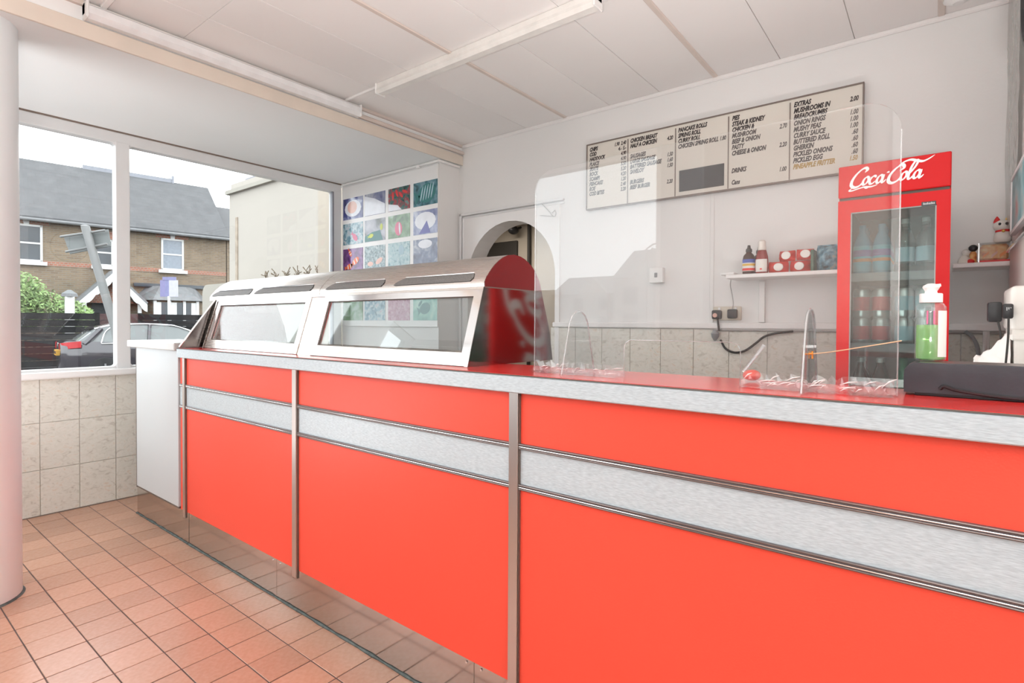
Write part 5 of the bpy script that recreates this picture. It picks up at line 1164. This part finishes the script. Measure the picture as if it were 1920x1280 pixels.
# parked car (saloon-hatch seen from the rear quarter), local x forwards
cr0 = thing('car', 'dark parked hatchback with red tail lamps across the road', 'car', (0, 0, 0))
d_ = (fw2 + rt2 * ((108 - 960) / F_PX) - up3 * ((660 - CY) / F_PX)); cp = EYE + d_ * 12.35
cr0.location = (cp.x, cp.y, ZR); cr0.rotation_euler = (0, 0, RZ); ORG[cr0.name] = Vector((cp.x, cp.y, ZR))
def loft(st_, name, m_, par, smooth=True):
    mb = MB(); rows = []
    for x, half in st_: rows.append([(x, y, z) for y, z in half] + [(x, -y, z) for y, z in half[::-1]])
    V = mb.strip(rows, True); mb.bm.faces.new(V[0][::-1]); mb.bm.faces.new(V[-1]); return mb.build(name, m_, par, smooth=smooth, local=True)
def sec(w0, w1, w2, zb, zm, zt, wt): return [(w0, zb), (w1, zb + .12), (w2, zm), (w2 * .985, zm + (zt - zm) * .6), (wt, zt)]
loft([(0.0, sec(.62, .70, .74, .36, .66, .97, .62)), (0.10, sec(.72, .80, .83, .28, .70, 1.03, .70)), (0.45, sec(.78, .86, .88, .20, .70, 1.03, .78)), (1.2, sec(.80, .88, .90, .18, .68, .97, .82)), (2.4, sec(.80, .88, .90, .18, .66, .95, .82)), (3.2, sec(.80, .87, .89, .18, .64, .91, .80)), (3.9, sec(.76, .83, .85, .20, .60, .80, .70)), (4.25, sec(.60, .68, .70, .26, .50, .66, .55))], 'body', 'car_paint', cr0)
gh = loft([(0.22, [(.72, .93), (.70, .95), (.68, .96)]), (0.62, [(.80, .94), (.66, 1.28), (.55, 1.32)]), (0.95, [(.82, .94), (.63, 1.38), (.5, 1.415)]), (1.6, [(.83, .94), (.62, 1.40), (.5, 1.435)]), (2.2, [(.82, .93), (.61, 1.36), (.5, 1.395)]), (2.6, [(.80, .93), (.62, 1.20), (.5, 1.23)]), (3.1, [(.74, .91), (.70, .93), (.6, .94)])], 'greenhouse', 'car_glass', cr0)
loft([(0.60, [(.66, 1.29), (.55, 1.335)]), (0.95, [(.635, 1.385), (.5, 1.425)]), (1.6, [(.625, 1.405), (.5, 1.445)]), (2.2, [(.615, 1.365), (.5, 1.405)])], 'roof', 'car_paint', gh)
for s_ in (1, -1):
    for pth, r_ in (([(0.70, s_ * .80, .97), (0.80, s_ * .70, 1.24), (1.05, s_ * .645, 1.39), (1.6, s_ * .632, 1.41), (2.15, s_ * .628, 1.375), (2.7, s_ * .655, 1.17), (3.05, s_ * .77, .95)], .014), ([(0.70, s_ * .83, .965), (1.6, s_ * .845, .965), (3.05, s_ * .80, .945)], .012)):
        L(MB().tube(crom(pth, 4), r_, 6), 'window_trim', 'chrome', gh)
    L(MB().tube([(1.60, s_ * .835, .96), (1.66, s_ * .635, 1.40)], .035, 6), 'pillar', 'car_paint', gh)
    L(MB().tube([(0.40, s_ * .80, .95), (0.72, s_ * .66, 1.30)], .06, 6), 'pillar', 'car_paint', gh)
    for xx in (0.76, 3.38):
        w_ = MB(); w_.strip([[(xx + r * math.cos(2 * math.pi * k / 24), s_ * y, .32 + r * math.sin(2 * math.pi * k / 24)) for k in range(24)] for r, y in ((.20, .82), (.33, .80), (.34, .86), (.33, .925), (.22, .93), (.05, .91))], True)
        wh = w_.build('wheel', 'tyre', cr0, smooth=True, local=True)
        for k in range(5):
            a = 2 * math.pi * k / 5 + .3
            L(MB().tube([(xx + .03 * math.cos(a), s_ * .925, .32 + .03 * math.sin(a)), (xx + .20 * math.cos(a), s_ * .93, .32 + .20 * math.sin(a))], .022, 6), 'spoke', 'alloy', wh)
    lm = MB(); lm.strip([[(0.02, s_ * .30, z0_), (-0.012, s_ * .45, z0_), (0.015, s_ * .66, z0_ + .01), (0.13, s_ * .845, z0_ + .03), (0.34, s_ * .893, z0_ + .05)] for z0_ in (.84, .91, .98)]); lm.build('tail_lamp', 'lamp_red', cr0, smooth=True, local=True)
L(B(-0.045, 0.03, -.26, .26, .70, .82), 'number_plate', 'plate_yellow', cr0)
for k in range(6): L(B(-0.048, -0.044, .20 - k * .07 - .035, .20 - k * .07, .73, .79), 'plate_mark', 'ink_black', bpy.data.objects['number_plate'])
for k in range(4):
    mb = MB(); mb.strip([[(0.005 - .006 * math.sin(q), .075 - .05 * k + (.034 + .006 * math.cos(q)) * math.cos(a), .94 + (.034 + .006 * math.cos(q)) * math.sin(a)) for a in [2 * math.pi * i / 14 for i in range(15)]] for q in [2 * math.pi * i / 6 for i in range(7)]]); mb.build('badge_ring', 'chrome', cr0, local=True)
L(B(-0.03, 0.05, -.6, .6, .25, .36), 'bumper', 'rail_dark', cr0)
L(MB().prism([(0.50, 1.30), (0.62, 1.345), (0.75, 1.37), (0.66, 1.31)], 'y', -.55, .55), 'spoiler', 'car_paint', cr0)
# leaning street sign on the pavement edge
sp_ = thing('street_sign', 'leaning grey sign post with a plate seen from behind', 'sign', (-7.45, 2.45, ZR))
MB().tube([(-7.545, 2.330, ZR), (-7.755, 2.178, 1.139), (-8.048, 1.972, 2.331)], 0.045, 14).build('post', 'pole_grey', sp_, smooth=True)
MB().ball((-8.048, 1.972, 2.335), 0.046, 0.046, 0.02).build('post_cap', 'pole_grey', sp_, smooth=True)
def qslab(p, t, name, m_, par):
    a, b2, c, d = [Vector(q) for q in p]; n_ = (b2 - a).cross(d - a).normalized() * t
    mb = MB(); mb.strip([[a, b2, c, d], [a + n_, b2 + n_, c + n_, d + n_]], True); 
    mb.quad(a, b2, c, d); mb.quad(a + n_, b2 + n_, c + n_, d + n_); return mb.build(name, m_, par)
q = [(-8.333, 1.824, 2.234), (-7.907, 2.160, 2.313), (-7.879, 2.177, 2.109), (-8.264, 1.873, 2.010)]
pl = qslab(q, 0.012, 'plate', 'sign_back', sp_)
for k in (0.1, 0.9):
    a = Vector(q[0]).lerp(Vector(q[3]), k); b2 = Vector(q[1]).lerp(Vector(q[2]), k); o_ = Vector((0.03, -0.04, 0))
    MB().tube([a + o_, b2 + o_], 0.014, 6).build('stiffener', 'pole_grey', pl)
es = thing('estate_sign', 'blue and white agent board on a thin white pole by the fence', 'sign', (-18.95, 6.75, ZR))
MB().tube([(-18.95, 6.75, ZR), (-18.95, 6.75, 2.0)], 0.04, 8).build('pole', 'white_joinery', es)
bd_ = qslab([(-19.17, 6.60, 1.985), (-18.95, 6.77, 1.985), (-18.95, 6.77, 2.50), (-19.17, 6.60, 2.50)], 0.03, 'board', 'estate_blue', es); qslab([(-18.95, 6.77, 1.985), (-18.74, 6.935, 1.985), (-18.74, 6.935, 2.50), (-18.95, 6.77, 2.50)], 0.03, 'board', 'estate_white', es)
qslab([(-19.10, 6.64, 2.50), (-18.78, 6.90, 2.50), (-18.78, 6.90, 2.60), (-19.10, 6.64, 2.60)], 0.03, 'header', 'estate_blue', es)
# cream flank of the neighbour, low wall with dried weeds
nb = thing('cream_building', 'plain cream rendered flank wall filling the right of the window', 'building', (-7, 6.5, ZR))
B(-9.25, XW - 0.12, 4.2, 9.0, ZR, 3.30).build('flank_wall', 'render_cream', nb)
B(-9.30, XW - 0.12, 4.15, 9.0, 3.30, 3.36).build('string_course', 'render_wall', nb)
B(-9.20, XW - 0.12, 4.2, 9.0, 3.36, 3.46).build('parapet', 'render_cream', nb)
B(-9.23, XW - 0.12, 4.45, 9.0, 3.46, 3.62).build('slate_capping', 'lead_white', nb)
B(-9.02, -8.95, 4.185, 4.2, ZR, 2.9).build('rust_streak', 'rust_stain', nb)
lw = MB().prism([(-9.46, ZR), (-9.46, 1.66)] + [(-9.30 - 0.16 * math.cos(R(a)), 1.64 + 0.16 * math.sin(R(a))) for a in (15, 30, 45, 60, 75, 90)] + [(XW - 0.13, 1.80), (XW - 0.13, ZR)], 'y', 3.86, 4.02)
tag(lw.build('boundary_wall', 'render_wall'), 'low cream wall with a rounded end in front of the flank', 'wall')
rw_ = random.Random(9)
for k, xx in enumerate((-7.55, -7.28, -7.00, -6.74, -6.50, -6.24, -6.02)):
    t = thing('dried_weed', ['leftmost', 'second', 'third', 'middle', 'fifth', 'sixth', 'rightmost'][k] + (' dried brown weed from the left' if k in (1, 2, 4, 5) else ' dried brown weed') + ' on the low cream wall', 'weed', (xx, 3.94, 1.80), 'dried weeds on the low wall')
    mb = MB()
    for j in range(9):
        a = rw_.uniform(-1.2, 1.2); l = rw_.uniform(.06, .16)
        mb.tube([(0, 0, 0), (l * .4 * math.sin(a), rw_.uniform(-.02, .02), l * .5), (l * math.sin(a), rw_.uniform(-.03, .03), l * math.cos(a * .6))], [.005, .004, .007], 4)
    mb.build('stalks', 'dry_stalk', t, local=True)
# street in front of the shop (seen reflected in the perspex)
for k, (xc, yc, wd, ev, rd, gable) in enumerate(((-72, -94, 17, 4.6, 6.8, 0), (-50, -76, 17, 5.0, 7.2, 1), (-33.5, -61, 13, 5.2, 7.6, 1), (-19.2, -46, 8, 5.6, 8.4, 1), (-10.5, -44, 8, 5.6, 8.4, 0), (-1, -44, 10, 5.6, 8.4, 0), (10.5, -44, 12, 5.6, 8.4, 0))):
    t = thing('terraced_house', ['far rendered house at the left end of the front street', 'rendered house with one gable, second along the front street', 'rendered house with one gable, third along the front street', 'tall gabled house nearest the lamp post on the front street', 'rendered house opposite the shop door', 'wide rendered house opposite the shop, without gable', 'widest rendered house at the right of the front street'][k], 'house', (xc, yc, ZR), 'houses opposite the shop front')
    L(MB().prism([(-4, 0), (4, 0), (4, ev), (0, rd - .1), (-4, ev)], 'x', -wd / 2, wd / 2), 'wall', 'house_render', t)
    L(MB().prism([(-4.4, ev - .1), (0, rd), (4.4, ev - .1), (4.4, ev + .05), (0, rd + .15), (-4.4, ev + .05)], 'x', -wd / 2, wd / 2), 'roof', 'slate_plain', t)
    if gable: L(MB().prism([(-2, 0), (2, 0), (2, ev), (0, rd - .4), (-2, ev)], 'y', 4.0, 4.9), 'gable', 'house_render', t)
    for xx in (-2.6, 0.9):
        for zz in (0.9, 3.2): L(B(xx, xx + 1.3, 4.85 if gable else 3.98, 4.96 if gable else 4.06, zz, zz + 1.5), 'window', 'window_dark', t)
lp = thing('lamp_post', 'street lamp post on the front street', 'lamp post', (-16.5, -34, ZR))
MB().tube([(-16.5, -34, ZR), (-16.5, -34, 6.6)], .09, 8).build('pole', 'pole_grey', lp); MB().tube([(-16.5, -34, 6.6), (-16.0, -34, 6.9), (-15.3, -34, 6.95)], .06, 8).build('arm', 'pole_grey', lp); B(-15.7, -15.0, -34.12, -33.88, 6.85, 7.0).build('lantern', 'pole_grey', lp)
bpy.context.view_layer.update()
